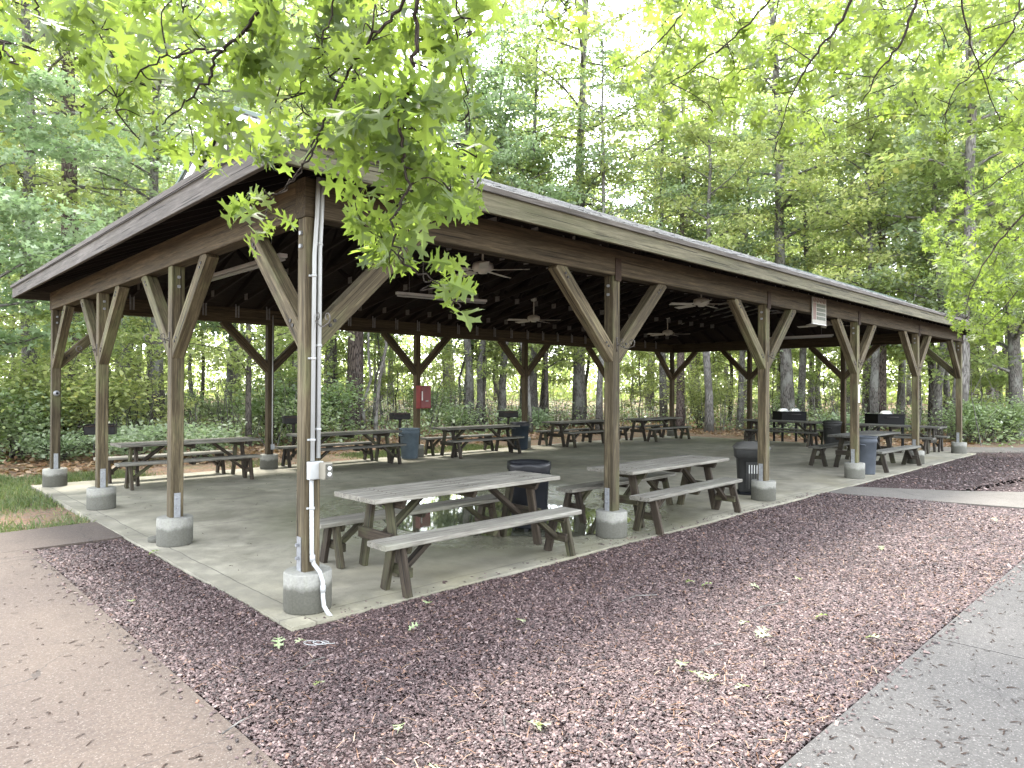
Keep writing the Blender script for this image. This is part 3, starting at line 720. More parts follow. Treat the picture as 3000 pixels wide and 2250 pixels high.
# big bin with domed lid and slotted front panel
root = empty('slotted_bin', (8.02, .42, 0), R(-58), 'grey square bin with domed lid and white slotted panel by the third front post', 'trash bin', CG)
MB().lathe([(.20,.05),(.205,.07),(.235,.66),(.265,.665),(.275,.80),(.275,.83)], 48, sq=7).build('body', 'grey_plastic', root)
MB().lathe([(.29,.825),(.295,.85),(.28,.87),(.24,.91),(.15,.945),(0,.955)], 48, sq=6).build('lid', 'lid_grey', root)
mb = MB()
for k in range(6): mb.board((-.10+k*.04,-.10,.94), (-.10+k*.04,.10,.94), .014, .03, (1,0,0), .003)
mb.build('lid_rib', 'lid_grey', root)
MB().lathe([(.21,.0),(.22,.01),(.22,.05),(.20,.05)], 40, sq=6).build('base', 'black_plastic', root)
mb = MB(); mb.board((.02,-.242,.08), (.02,-.262,.60), .25, .012, (1,0,0), .003); mb.build('front_panel', 'grey_plastic', root)
mb = MB()
for k in range(5): mb.board((-.055+k*.04,-.252,.12), (-.055+k*.04,-.272,.56), .016, .008, (1,0,0), .001)
mb.build('slat', 'lid_grey', root)
mb = MB()
for k in range(5): mb.board((-.055+k*.04,-.2705,.40), (-.055+k*.04,-.2755,.55), .014, .008, (1,0,0), .001)
mb.build('slat_glint', 'white_paint', root)

root.scale = (.97, .97, .89)

# ------------------------------------------------------------------ grills
GG = 'park grills on posts behind the pavilion'
def grill():
    r_ = empty('park_grill')
    mb = MB(); w_, d_, h0, h1 = .50, .38, .84, 1.03
    mb.box(-w_/2,-d_/2,h0,w_/2,d_/2,h0+.012).box(-w_/2,d_/2-.008,h0+.0125,w_/2,d_/2,h1).box(-w_/2,-d_/2,h0+.0125,-w_/2+.008,d_/2-.009,h1).box(w_/2-.008,-d_/2,h0+.0125,w_/2,d_/2-.009,h1).box(-w_/2+.009,-d_/2,h0+.0125,w_/2-.009,-d_/2+.008,h0+.14)
    mb.build('firebox', 'grill_steel', r_)
    mb = MB()
    for k in range(11): mb.tube([(-w_/2+.03+k*.044,-d_/2-.03,h1-.03),(-w_/2+.03+k*.044,d_/2-.02,h1-.03)], .005, 5)
    mb.tube([(-w_/2+.01,-d_/2-.03,h1-.03),(w_/2-.01,-d_/2-.03,h1-.03)], .006, 5); mb.build('grate', 'rust', r_)
    mb = MB(); mb.tube([(-w_/2-.03,-d_/2-.03,h1-.03),(-w_/2-.10,-d_/2-.03,h1-.03)], .011, 6); mb.build('grate_handle', 'iron', r_)
    MB().tube([(0,0,-.05),(0,0,.78),(0,0,h0)], [.035,.035,.06], 12).build('pedestal', 'iron', r_)
    return r_
g0 = grill()
gl = [(.92, 9.95, -.35, 'black park grill on a post behind the back left table'),
      (5.50, 11.3, -.3, 'black park grill on a post just left of the near corner post'),
      (8.85, 11.5, -.3, 'rusty park grill on a post behind the light blue can'),
      (12.3, 10.6, -.3, 'black park grill on a post behind the navy can')]
for k, (x, y, a, lb) in enumerate(gl):
    o = g0 if k == 0 else copy_tree(g0); o.location = (x, y, -.05); o.rotation_euler = (0,0,a); tag(o, lb, 'grill', GG)
def boxgrill():
    r_ = empty('box_grill')
    MB().box(-.43,-.31,.66,.43,.31,1.0,.01).build('firebox', 'black_steel', r_)
    MB().box(-.44,-.32,1.0005,.44,.32,1.02,.004).build('lid', 'black_steel', r_)
    for sx in (-1, 1):
        for sy in (-1, 1): MB().board((sx*.39, sy*.27, 0), (sx*.39, sy*.27, .66), .06, .06, (1,0,0), .004).build('leg', 'black_steel', r_)
    MB().tube([(-.2,-.322,.93),(-.2,-.36,.93),(.2,-.36,.93),(.2,-.322,.93)], .012, 8).build('handle', 'iron', r_)
    return r_
b0 = boxgrill()
GB = 'large box grills at the far end'
def pan(x, y, a, lb, zb):
    mb = MB(); mb.lathe([(.075,0),(.10,.02),(.125,.085),(.14,.085),(.14,.09),(.12,.09),(.095,.02),(0,.012)], 24, sq=5)
    for i, v in enumerate(mb.v): mb.v[i] = (v[0]*1.25, v[1]*.9, v[2])
    o = mb.build('foil_pan', 'foil', None, (x, y, zb), (math.pi, 0, a)); tag(o, lb, 'foil pan', 'foil pans left on the grill boxes')
for k, (x, y, lb) in enumerate([(19.85, 5.03, 'black box grill on four legs with two foil pans on top'), (19.95, 2.16, 'black box grill on four legs with one foil pan on top')]):
    o = b0 if k == 0 else copy_tree(b0); o.location = (x, y, -.05); o.rotation_euler = (0,0,R(-37)); tag(o, lb, 'grill', GB)
ZP = .97+.0915
pan(19.72, 5.18, R(-37), 'upturned foil pan, left one of the pair on a grill box', ZP)
pan(20.02, 4.93, R(-30), 'upturned foil pan, right one of the pair on a grill box', ZP)
pan(20.02, 2.15, R(-45), 'upturned foil pan lying alone on the right grill box', ZP)

# ------------------------------------------------------------------ fans, lights, signs, wiring
FG = 'white ceiling fans under the roof'
def fan():
    r_ = empty('ceiling_fan')
    MB().tube([(0,0,.10),(0,0,.52)], .014, 8).build('downrod', 'fan_white', r_)
    MB().lathe([(.0,.44),(.07,.46),(.075,.53)], 20).build('canopy', 'fan_white', r_)
    MB().lathe([(0,-.06),(.06,-.055),(.075,-.02),(.14,-.01),(.155,.03),(.14,.085),(.06,.115),(.02,.12)], 24).build('motor', 'fan_white', r_)
    for k in range(5):
        a = k*2*math.pi/5; d = Vector((math.cos(a), math.sin(a), 0)); t = Vector((-d.y, d.x, 0))
        mb = MB(); mb.board(d*.10+Vector((0,0,-.005)), d*.24+Vector((0,0,-.012)), .05, .008, t, .001)
        n_ = t*1+Vector((0,0,.2)); mb.board(d*.20+Vector((0,0,-.012)), d*.66+Vector((0,0,-.02)), .13, .008, n_, .003)
        mb.build('blade', 'fan_white', r_)
    return r_
f0 = fan()
for k, (x, y, a, lb) in enumerate([(3.83, 2.3, .25, 'white ceiling fan nearest the camera, above the first front bay'), (9.4, 2.15, .1, 'white ceiling fan seen between the second and third front posts'), (15.5, 2.2, .4, 'white ceiling fan just behind the posted notice board'),
                               (9.4, 6.7, .2, 'white ceiling fan hanging left of the second front post, in the rear row'), (15.2, 6.7, .15, 'white ceiling fan hanging right of the second front post, lowest in view'), (3.83, 6.7, .3, 'white ceiling fan in the rear row over the back left')]):
    if k == 5: continue
    o = f0 if k == 0 else copy_tree(f0); o.location = (x, y, 3.36); o.rotation_euler = (0,0,a); tag(o, lb, 'ceiling fan', FG)
LG = 'fluorescent strip lights under the roof'
def strip():
    r_ = empty('strip_light')
    MB().box(-1.22,-.05,.03,1.22,.05,.075,.004).build('housing', 'white_paint', r_)
    for s_ in (-1, 1): MB().tube([(-1.19, s_*.025, .01),(1.19, s_*.025, .01)], .016, 8).build('tube', 'pvc', r_)
    for s_ in (-1, 1): MB().tube([(s_*.9, 0, .076),(s_*.9, 0, .5)], .004, 5).build('chain', 'galv', r_)
    return r_
s0 = strip()
for k, (x, y, z_, rz, lb) in enumerate([(1.12, 4.0, 3.2, H90, 'long strip light at the left end, behind the corner brace'), (5.42, 5.2, 3.34, -.15, 'strip light in the middle behind the hanging leaves'), (17.6, 4.0, 3.2, H90, 'strip light at the far end beside the third front post')]):
    o = s0 if k == 0 else copy_tree(s0); o.location = (x, y, z_); o.rotation_euler = (0,0,rz); o.scale = (.78 if k == 1 else 1, 1, 1); tag(o, lb, 'strip light', LG)

# notice board on the front beam
sg = empty('notice_board', (9.41, -.105, 3.045), 0, 'cream notice board with rows of small print hung on the front beam', 'sign')
MB().box(-.29,-.008,-.22,.29,.008,.22,.002).build('panel', 'sign_cream', sg)
mb = MB()
for k in range(4): mb.box(-.115,-.012,-.155+k*.072,.255,-.0085,-.098+k*.072,.0005)
mb.build('text_block', 'sign_green', sg)
mb = MB()
for k in range(4):
    for m_ in range(3):
        for w_ in range(5):
            xx = -.105+w_*.072+random.uniform(-.004,.004); mb.box(xx,-.0145,-.146+k*.072+m_*.016,xx+random.uniform(.03,.058),-.0125,-.139+k*.072+m_*.016,.0003)
mb.build('print_line', 'sign_ink', sg)
mb = MB()
for k in range(3): mb.box(-.255+k*.042,-.012,-.16,-.235+k*.042,-.0085,.12,.0005)
mb.build('side_column', 'sign_red', sg)
mb = MB(); mb.cm = 0
for k in range(4):
    cx = -.205+k*.135
    mb.tube([(cx+.045*math.cos(a), -.011, .172+.036*math.sin(a)) for a in [i*.4 for i in range(17)]], .004, 5)
    mb.board((cx-.03,-.011,.145), (cx+.03,-.011,.198), .004, .007, (0,1,0), .0005)
mb.build('pictogram', 'sign_red', sg)
mb = MB(); mb.box(-.29,-.011,-.222,.29,.011,-.235,.001) if False else mb.board((-.29,0,-.229), (.29,0,-.229), .022, .014, (0,1,0), .002)
mb.build('bottom_rail', 'white_paint', sg)
# small white notice on the fourth front post
nb = empty('paper_notice', (11.395, -PW/2-.004, 1.62), 0, 'small white notice tacked to the fourth front post', 'notice')
MB().box(-.04,-.003,-.17,.04,.003,.17,.0005).build('sheet', 'paper', nb)
mb = MB()
for k in range(7): mb.box(-.028,-.0045,-.13+k*.035,.028-random.random()*.015,-.0035,-.122+k*.035,.0002)
mb.build('print_line', 'sign_ink', nb)
# red cabinet on a back post
rc = empty('red_cabinet', (7.66, 8.80, 1.19), 0, 'red metal fire cabinet fixed to a back post', 'cabinet')
MB().box(-.16,-.10,0,.16,.08,.56,.012).build('case', 'red_paint', rc)
MB().box(-.145,-.112,.02,.145,-.1005,.54,.006).build('door', 'red_paint', rc)
MB().box(-.13,-.118,.20,-.10,-.1125,.42,.002).build('label_plate', 'paper', rc)
MB().box(-.01,-.118,.17,.07,-.1125,.20,.002).build('handle', 'galv', rc)
# conduits and outlet on the near corner post
cn = empty('electrical_conduit', (0,0,0), 0, 'white plastic conduit pipes with outlet box on the near corner post', 'conduit')
yf = -PW/2-.02
MB().tube([(.012,-.11,3.30),(.004,-.105,3.0),(-.006,yf,2.7),(-.012,yf,1.14)], .0165, 10).build('pipe', 'pvc', cn)
MB().tube([(.045,-.11,3.30),(.042,-.105,3.0),(.04,yf,2.75),(.036,yf,1.16)], .0165, 10).build('pipe', 'pvc', cn)
MB().tube([(-.02,yf,1.02),(-.014,yf,.44),(-.006,yf-.015,.36),(.008,-.17,.31),(.014,-.205,.24),(.015,-.207,.13),(.02,-.215,.06),(.035,-.25,.01),(.055,-.30,-.03)], .0165, 10).build('pipe', 'pvc', cn)
for x, z_ in [(-.008,2.55),(.039,2.80),(.037,2.02),(-.010,1.92),(-.012,1.30),(.036,1.38),(-.016,.78)]:
    mb = MB(); mb.tube([(x,yf-.001,z_-.009),(x,yf-.001,z_+.009)], .021, 10); mb.board((x-.035,-PW/2-.006,z_), (x+.03,-PW/2-.006,z_), .012, .014, (0,1,0), .0005)
    mb.build('strap', 'pvc', cn)
for z_, x, y in [(.40,-.011,yf-.006),(.19,.0145,-.207)]: MB().tube([(x,y,z_-.025),(x,y,z_+.025)], .0205, 10).build('coupling', 'pvc', cn)
ob = MB().box(-.05,yf-.035,1.0,.062,-PW/2-.001,1.135,.006).build('outlet_box', 'pvc', cn)
MB().box(.022,yf-.13,1.005,.085,yf-.036,1.13,.012).build('cover', 'beige_box', ob)
MB().box(.028,yf-.138,1.012,.080,yf-.1305,1.122,.003).build('cover_window', 'smoked_cover', ob)
mb = MB()
for z_ in (1.045, 1.09): mb.lathe([(.016,0),(.016,.004),(0,.0041)], 14, (0,0,0))
for i, v in enumerate(mb.v): mb.v[i] = (.054+v[0], yf-.1385-v[2], (1.045 if i < len(mb.v)//2 else 1.09)+v[1])
mb.build('socket', 'white_paint', ob)
# conduit on the first back post
c2 = empty('electrical_conduit', (3.79, 8.955, 0), 0, 'thin grey conduit running down the dark back post behind the back left table', 'conduit')
MB().tube([(.03,-PW/2-.014,3.2),(.03,-PW/2-.014,.5)], .012, 8).build('pipe', 'pvc', c2)
MB().box(.0,-PW/2-.06,.40,.065,-PW/2-.001,.51,.005).build('outlet_box', 'galv', c2)
w1 = empty('wall_knob', (0-.0, 8.955-PW/2, 1.58), 0, 'round grey socket fitting on the far left post', 'socket')
MB().lathe([(.045,0),(.05,.01),(.045,.03),(.02,.045),(0,.046)], 18).build('plate', 'galv', w1, (.0,0,0), (H90,0,0))
MB().lathe([(.02,.046),(.018,.06),(0,.062)], 12).build('knob', 'black_plastic', w1, (0,0,.0), (H90,0,0))
dk = MB().lathe([(.085,0),(.09,.005),(.09,.04),(.084,.047),(0,.047)], 28).build('concrete_disc', 'pier_concrete', None, (-.10,3.25,0))
tag(dk, 'small round concrete disc lying beside the left side pier', 'disc')
# bits of wire at the corner
pts = []
for k in range(30):
    a = k*.62; r_ = .055*(1-k/60); pts.append((-.36+k*.004+r_*math.cos(a), -.70-k*.003+r_*math.sin(a), .004+.012*math.sin(a*.5)**2))
wr = MB().tube(pts, .0022, 5).build('loose_wire', 'pvc', None); tag(wr, 'curl of thin white wire lying on the gravel by the slab corner', 'wire')

# ------------------------------------------------------------------ hanging oak foliage
def spline(pts, n):
    out = []; m = len(pts)
    for i in range(m-1):
        p0, p1, p2, p3 = pts[max(i-1,0)], pts[i], pts[i+1], pts[min(i+2,m-1)]
        for k in range(n):
            t = k/n; out.append(.5*((2*p1)+(p2-p0)*t+(2*p0-5*p1+4*p2-p3)*t*t+(3*p1-p0-3*p2+p3)*t**3))
    out.append(pts[-1]); return out
def oak_branch(name, label, mains, poly, n, ll, spread, seed, perc=(4,7), group=None, up_bias=.5):
    rs = random.Random(seed); root = empty(name, label=label, cat='branch', group=group)
    mb = MB(); nodes = []
    for pl, r0, r1 in mains:
        P = spline([at(*p) for p in pl], 7)
        for k in range(1, len(P)-1): P[k] = P[k]+Vector((rs.gauss(0,.008), rs.gauss(0,.008), rs.gauss(0,.008)))
        mb.tube(P, [r0+(r1-r0)*k/(len(P)-1) for k in range(len(P))], 6)
        nodes += [(p, px(p)) for p in P]
    bb = [min(p[0] for p in poly), max(p[0] for p in poly), min(p[1] for p in poly), max(p[1] for p in poly)]
    P_, A_, N_, S_ = [], [], [], []
    def leafat(c, d, pull):
        for _ in range(8):
            a = Vector((rs.gauss(0,1), rs.gauss(0,1), rs.gauss(0,1))).normalized()*.95+Vector((0,0,-.45))+pull*.6
            a.normalize(); l = ll*rs.uniform(.72, 1.2); tip = c+a*l*1.2
            tx, ty, _z = px(tip)
            if inpoly(tx, ty, poly): break
        else: return
        toc = (CAM-c).normalized()
        nn = Vector((rs.gauss(0,.75), rs.gauss(0,.75), rs.gauss(0,.5)+up_bias))+toc*rs.choice((.7,.7,-.4))
        P_.append(c+a*l*.28); A_.append(a); N_.append(nn); S_.append((l*rs.uniform(.85,1.1), l, l*rs.uniform(.4,1.6)))
    made = 0; tries = 0
    while made < n and tries < n*30:
        tries += 1
        x, y = rs.uniform(bb[0], bb[1]), rs.uniform(bb[2], bb[3])
        if not inpoly(x, y, poly) or (y < 0 and rs.random() < .45): continue
        near = min(nodes, key=lambda q_: (q_[1][0]-x)**2+(q_[1][1]-y)**2)
        c = at(x, y, max(1.6, near[1][2]-.05+abs(rs.gauss(0, spread*1.3))))
        # twig from the limb to the cluster
        src = min(nodes, key=lambda q_: (q_[0]-c).length); dv = c-src[0]
        mid = src[0]+dv*.5+Vector((rs.gauss(0,.04), rs.gauss(0,.04), .06*dv.length+rs.gauss(0,.03)))
        tw = spline([src[0], mid, c], 4); mb.tube(tw, [.0045-.0028*k/(len(tw)-1) for k in range(len(tw))], 5)
        if dv.length < .8: nodes.append((c, px(c)))
        pull = dv.normalized() if dv.length > .02 else Vector((0,0,-1))
        for _ in range(rs.randint(*perc)): leafat(c, dv, pull)
        made += 1
    mb.build('twig', 'twig_bark', root)
    me = scatter_mesh('foliage', np.array(P_), np.array([tuple(a) for a in A_]), np.array([tuple(a) for a in N_]), np.array(S_), OAK[0], OAK[1], rng.random(len(P_)), 'oak_leaf')
    o = link('foliage', me, root); return root
LP = [(125,-110),(1105,-110),(1098,60),(1065,120),(1030,190),(1078,330),(1045,400),(1046,470),(1000,500),(1010,560),(1052,640),(1050,690),(965,690),(935,600),(905,560),(850,600),(775,575),(742,470),(735,435),(690,425),(640,405),(600,365),(520,345),(445,385),(415,330),(330,330),(265,335),(165,280),(178,180),(150,130),(128,60)]
oak_branch('oak_branch', 'long hanging oak branch with bright lobed leaves in front of the roof corner',
  [([(960,-520,2.9),(930,-260,2.75),(925,-120,2.7),(905,20,2.75),(885,160,2.8),(868,300,2.85),(880,400,2.9),(850,480,2.9),(870,560,2.95),(935,610,3.0),(985,645,3.05)], .012, .003),
   ([(930,-260,2.78),(930,-100,2.8),(850,30,2.9),(780,110,3.0),(735,190,3.05),(690,290,3.1),(640,380,3.15),(600,420,3.2)], .010, .003),
   ([(760,-500,3.0),(690,-300,2.95),(640,-100,2.9),(560,30,3.0),(480,110,3.1),(450,170,3.15),(400,220,3.2),(350,270,3.25)], .013, .003),
   ([(480,110,3.1),(400,115,3.15),(320,140,3.2),(270,190,3.3),(250,240,3.3)], .006, .002),
   ([(760,-480,3.2),(740,-250,3.0),(725,-90,2.9),(715,30,2.95),(690,120,3.0),(640,190,3.1),(580,240,3.2)], .006, .002),
   ([(1040,-480,3.1),(1010,-260,3.0),(1000,-90,2.9),(985,20,3.0),(990,120,3.1),(1010,230,3.2),(1030,340,3.3)], .006, .002)],
  LP, 135, .168, .18, 23)
oak_branch('oak_branch', 'lone oak twig with a few bright leaves hanging left of the corner post',
  [([(690,290,3.15),(640,380,3.15),(597,418,3.2),(575,440,3.2)], .004, .0025)],
  [(482,430),(560,405),(600,425),(655,470),(640,500),(600,510),(560,560),(500,560),(478,500)], 5, .145, .05, 5, (2,3))
oak_branch('oak_branch', 'small oak spray with large leaves at the left edge of the frame',
  [([(-60,-60,2.5),(-30,60,2.6),(10,110,2.6),(40,140,2.6)], .006, .003)],
  [(-60,70),(30,85),(85,110),(128,180),(112,240),(60,240),(-60,240)], 4, .165, .08, 9, (3,4))
oak_branch('oak_branch', 'oak spray hanging into the top left corner of the frame',
  [([(60,-90,2.9),(70,-10,2.9),(85,40,2.9)], .006, .003), ([(200,-90,3.0),(190,-20,3.0),(190,40,3.0)], .005, .002)],
  [(-30,-40),(250,-40),(235,50),(180,110),(110,90),(90,60),(-20,70)], 13, .15, .15, 12, (3,5))
oak_branch('oak_branch', 'dark oak twig with thin lobed leaves hanging against the white sky gap',
  [([(1210,-120,3.2),(1225,-20,3.2),(1230,20,3.25)], .005, .0025), ([(1290,-90,3.2),(1285,-5,3.2)], .004, .002)],
  [(1160,-40),(1330,-40),(1320,30),(1270,40),(1250,100),(1205,90),(1170,45)], 6, .14, .12, 31, (3,4))
RP = [(1400,-260),(2400,-260),(2400,200),(2260,430),(2205,400),(2150,290),(2060,300),(2040,345),(1985,320),(1960,250),(1905,255),(1860,300),(1800,335),(1770,320),(1700,350),(1690,300),(1645,290),(1600,250),(1560,285),(1480,250),(1445,310),(1420,300),(1395,250),(1330,190),(1305,170),(1320,110),(1395,60)]
oak_branch('oak_branch', 'broad leafy oak limb reaching across the top right of the frame',
  [([(2100,-540,4.8),(1990,-300,4.7),(1900,-120,4.6),(1820,40,4.7),(1760,120,4.8),(1710,200,4.9),(1690,270,5.0)], .016, .003),
   ([(1900,-540,4.6),(1830,-300,4.5),(1750,-120,4.5),(1620,50,4.7),(1520,130,4.9),(1430,190,5.1)], .012, .003),
   ([(2010,-100,4.7),(1960,60,4.8),(1900,150,4.9),(1850,240,5.0)], .012, .003),
   ([(2200,-540,5.2),(2100,-300,5.1),(2070,-120,5.0),(2090,60,5.1),(2120,160,5.2),(2160,260,5.3)], .012, .003),
   ([(1600,-500,4.8),(1540,-280,4.7),(1520,-100,4.6),(1480,20,4.8),(1420,90,5.0),(1360,140,5.2)], .009, .003),
   ([(2400,-480,5.4),(2300,-250,5.3),(2220,-60,5.2),(2180,80,5.2),(2060,200,5.3),(2040,290,5.4)], .010, .003)],
  RP, 280, .158, .6, 77)

oak_branch('oak_branch', 'pale leafy oak limb hanging over the far right end of the roof',
  [([(2360,330,7.6),(2250,430,7.8),(2160,520,8.0),(2100,620,8.1),(2085,690,8.2)], .016, .003),
   ([(2360,500,7.6),(2260,560,7.8),(2180,650,7.9),(2125,705,8.0)], .012, .003),
   ([(2360,250,7.5),(2240,330,7.6),(2140,400,7.8),(2050,450,8.0)], .012, .003)],
  [(2280,300),(2150,340),(2060,420),(1990,480),(2000,560),(2050,600),(2045,690),(2070,740),(2150,745),(2190,700),(2280,720)], 150, .15, .5, 55)

# ------------------------------------------------------------------ woods
def trunk_path(h, lean, wob, rs, n=9):
    pts = [Vector((0,0,-.3))]; a = rs.random()*6.28; d = Vector((math.cos(a), math.sin(a), 0))
    ox = oy = 0
    for k in range(1, n+1):
        t = k/n; ox += rs.gauss(0, wob); oy += rs.gauss(0, wob)
        pts.append(Vector((ox, oy, h*t))+d*(lean*h*t))
    return pts
def along_path(P, t):
    f = t*(len(P)-1); i = min(int(f), len(P)-2); return P[i].lerp(P[i+1], f-i)
def make_tree(name, h, dia, c0, cr, nl, leaf, lmat, bmat, seed, tmpl=QUADLEAF, limbs=26, lean=.03, wob=.09, flat=.45, droop=.2, core=True):
    rs = random.Random(seed); root = empty(name)
    P = trunk_path(h, lean, wob, rs); n = len(P)
    mb = MB(); rad = [dia/2*(1.25 if k == 0 else 1)*(1-.86*(k/(n-1))**1.1) for k in range(n)]
    mb.tube(P, rad, 12)
    ends = []
    for k in range(limbs):
        t = c0+(1-c0)*(k+rs.random())/limbs*.97
        p = along_path(P, t); u = (t-c0)/(1-c0)
        ln = cr*(math.sin(math.pi*min(1, .22+u*.82))**.8)*rs.uniform(.6, 1.15); a = k*2.4+rs.uniform(-.5,.5)
        d = Vector((math.cos(a), math.sin(a), rs.uniform(.05,.55)*(1-droop)))
        q1 = p+d*ln*.5+Vector((0,0,rs.uniform(-.1,.25))); q2 = p+d*ln+Vector((rs.gauss(0,.2), rs.gauss(0,.2), rs.uniform(-.25,.25)-droop*.5))
        rb = max(.012, dia*.16*(1-u*.7)); pth = spline([p, q1, q2], 4)
        mb.tube(pth, [rb*(1-.8*i/(len(pth)-1)) for i in range(len(pth))], 5, False)
        for f in (.35, .55, .75, .9, 1.0):
            c = along_path(pth, f); ends.append((c, .22+.5*ln*.33))
            if f < 1 and rs.random() < .8:
                e_ = c+Vector((rs.gauss(0,1), rs.gauss(0,1), rs.gauss(0,.35))).normalized()*ln*.38
                mb.tube([c, c.lerp(e_, .5)+Vector((0,0,.05)), e_], [rb*.35, rb*.25, rb*.1], 4, False); ends.append((e_, .2+.5*ln*.3))
    for k in range(4): ends.append((P[-1]+Vector((rs.gauss(0,.3), rs.gauss(0,.3), rs.uniform(-.6,.3))), .6))
    tk = mb.build('trunk', bmat, root)
    # leaves in flat sprays round every branch end
    C = np.array([tuple(e_[0]) for e_ in ends]); W = np.array([e_[1] for e_ in ends])
    r_ = np.random.default_rng(seed); pr_ = W**1.6*r_.uniform(.35, 1.5, len(W)); idx = r_.choice(len(C), nl, p=pr_/pr_.sum())
    G = r_.normal(0, 1, (nl, 3)); G = np.clip(G, -1.9, 1.9)
    Pn = C[idx]+G*W[idx][:, None]*np.array([.5, .5, flat*.46])
    A = np.column_stack([r_.normal(0,1,nl), r_.normal(0,1,nl), r_.normal(-.35,.45,nl)])
    N = np.column_stack([r_.normal(0,.55,nl), r_.normal(0,.55,nl), np.ones(nl)])
    sz = leaf*r_.uniform(.65, 1.25, nl)
    rv = np.clip(r_.normal(.45, .2, nl)+(r_.random(len(C))[idx]-.5)*.5, 0, 1)
    me = scatter_mesh('crown', Pn, A, N, sz, tmpl[0], tmpl[1], rv, lmat)
    link('crown', me, root); return root
def make_pine(name, h, dia, seed):
    rs = random.Random(seed); root = empty(name); P = trunk_path(h, .015, .05, rs)
    n = len(P); mb = MB(); mb.tube(P, [dia/2*(1.22 if k == 0 else 1)*(1-.7*(k/(n-1))) for k in range(n)], 18)
    ends = []
    for k in range(34):
        t = .5+.5*(k/34); p = along_path(P, t); a = k*2.4; ln = rs.uniform(1.4, 2.6)*(1.25-t)
        d = Vector((math.cos(a), math.sin(a), rs.uniform(-.05,.35))); e_ = p+d*ln*1.6
        mb.tube([p, p+d*ln*.8, e_], [.04,.025,.008], 5, False)
        for f in (.5,.75,1): ends.append(p.lerp(e_, f))
    for k in range(10):      # dead stubs
        t = rs.uniform(.2,.5); p = along_path(P, t); a = rs.random()*6.28; mb.tube([p, p+Vector((math.cos(a), math.sin(a), .1))*rs.uniform(.5,1.3)], [.025,.006], 4, False)
    mb.build('trunk', 'pine_bark', root)
    r_ = np.random.default_rng(seed); nl = 9000; C = np.array([tuple(e_) for e_ in ends]); idx = r_.integers(0, len(C), nl)
    cl = r_.normal(0, 1, (len(C)*8, 3))*[.45,.45,.22]; sub = idx*8+r_.integers(0, 8, nl)
    D = r_.normal(0, 1, (nl, 3))+[0,0,.3]
    me = scatter_mesh('crown', C[idx]+cl[sub], D, r_.normal(0,1,(nl,3)), .22*r_.uniform(.7,1.2,nl), NEEDLE[0], NEEDLE[1], r_.random(nl), 'pine_needle')
    link('crown', me, root); return root
protos = {
 'oak':   [make_tree('oak_tree', 15, .34, .26, 3.6, 9500, .18, 'wood_leaf', 'grey_bark', 101+k, QUADLEAF, 30) for k in range(2)],
 'cool':  [make_tree('maple_tree', 13, .26, .22, 3.0, 9500, .165, 'cool_leaf', 'grey_bark', 201, QUADLEAF, 30)],
 'slim':  [make_tree('slender_tree', 10.5, .17, .16, 2.5, 6000, .155, 'wood_leaf', 'dark_bark', 301+k, QUADLEAF, 24, .05, .14) for k in range(2)],
 'pale':  [make_tree('pale_barked_tree', 14, .34, .34, 3.2, 8000, .18, 'wood_leaf', 'pale_bark', 401, QUADLEAF, 24, .02, .07)],
 'sap':   [make_tree('sapling', 4.6, .06, .10, 1.5, 3600, .12, 'wood_leaf', 'dark_bark', 501+k, QUADLEAF, 14, .08, .10) for k in range(2)],
 'bare':  [make_tree('bare_stemmed_tree', 9, .13, .45, 1.7, 2600, .14, 'cool_leaf', 'grey_bark', 601, QUADLEAF, 12, .07, .16)],
 'near':  [make_tree('leafy_oak_tree', 11, .30, .20, 3.6, 12000, .20, 'cool_leaf', 'grey_bark', 701, MIDLEAF, 26),
           make_tree('leafy_oak_tree', 12, .50, .16, 4.4, 15000, .20, 'wood_leaf', 'grey_bark', 703, MIDLEAF, 30, .02)],
 'tall':  [make_tree('tall_oak_tree', 21, .42, .30, 4.3, 9800, .20, 'wood_leaf', 'grey_bark', 901, QUADLEAF, 36, .02, .08),
           make_tree('tall_oak_tree', 23, .38, .33, 4.0, 9000, .19, 'cool_leaf', 'grey_bark', 902, QUADLEAF, 34, .02, .08)],
 'pine':  [make_pine('pine_tree', 19, .62, 801)],
}
used = set()
def plant(kind, x, y, sc, rz, label, cat='tree', group=None, k=0, thick=1.0):
    p = protos[kind][k % len(protos[kind])]
    o = p if p not in used else copy_tree(p)
    used.add(p); o.location = (x, y, -.06); o.rotation_euler = (0,0,rz); o.scale = (sc*thick, sc*thick, sc)
    return tag(o, label, cat, group)
TW = 'trees of the woods round the pavilion'
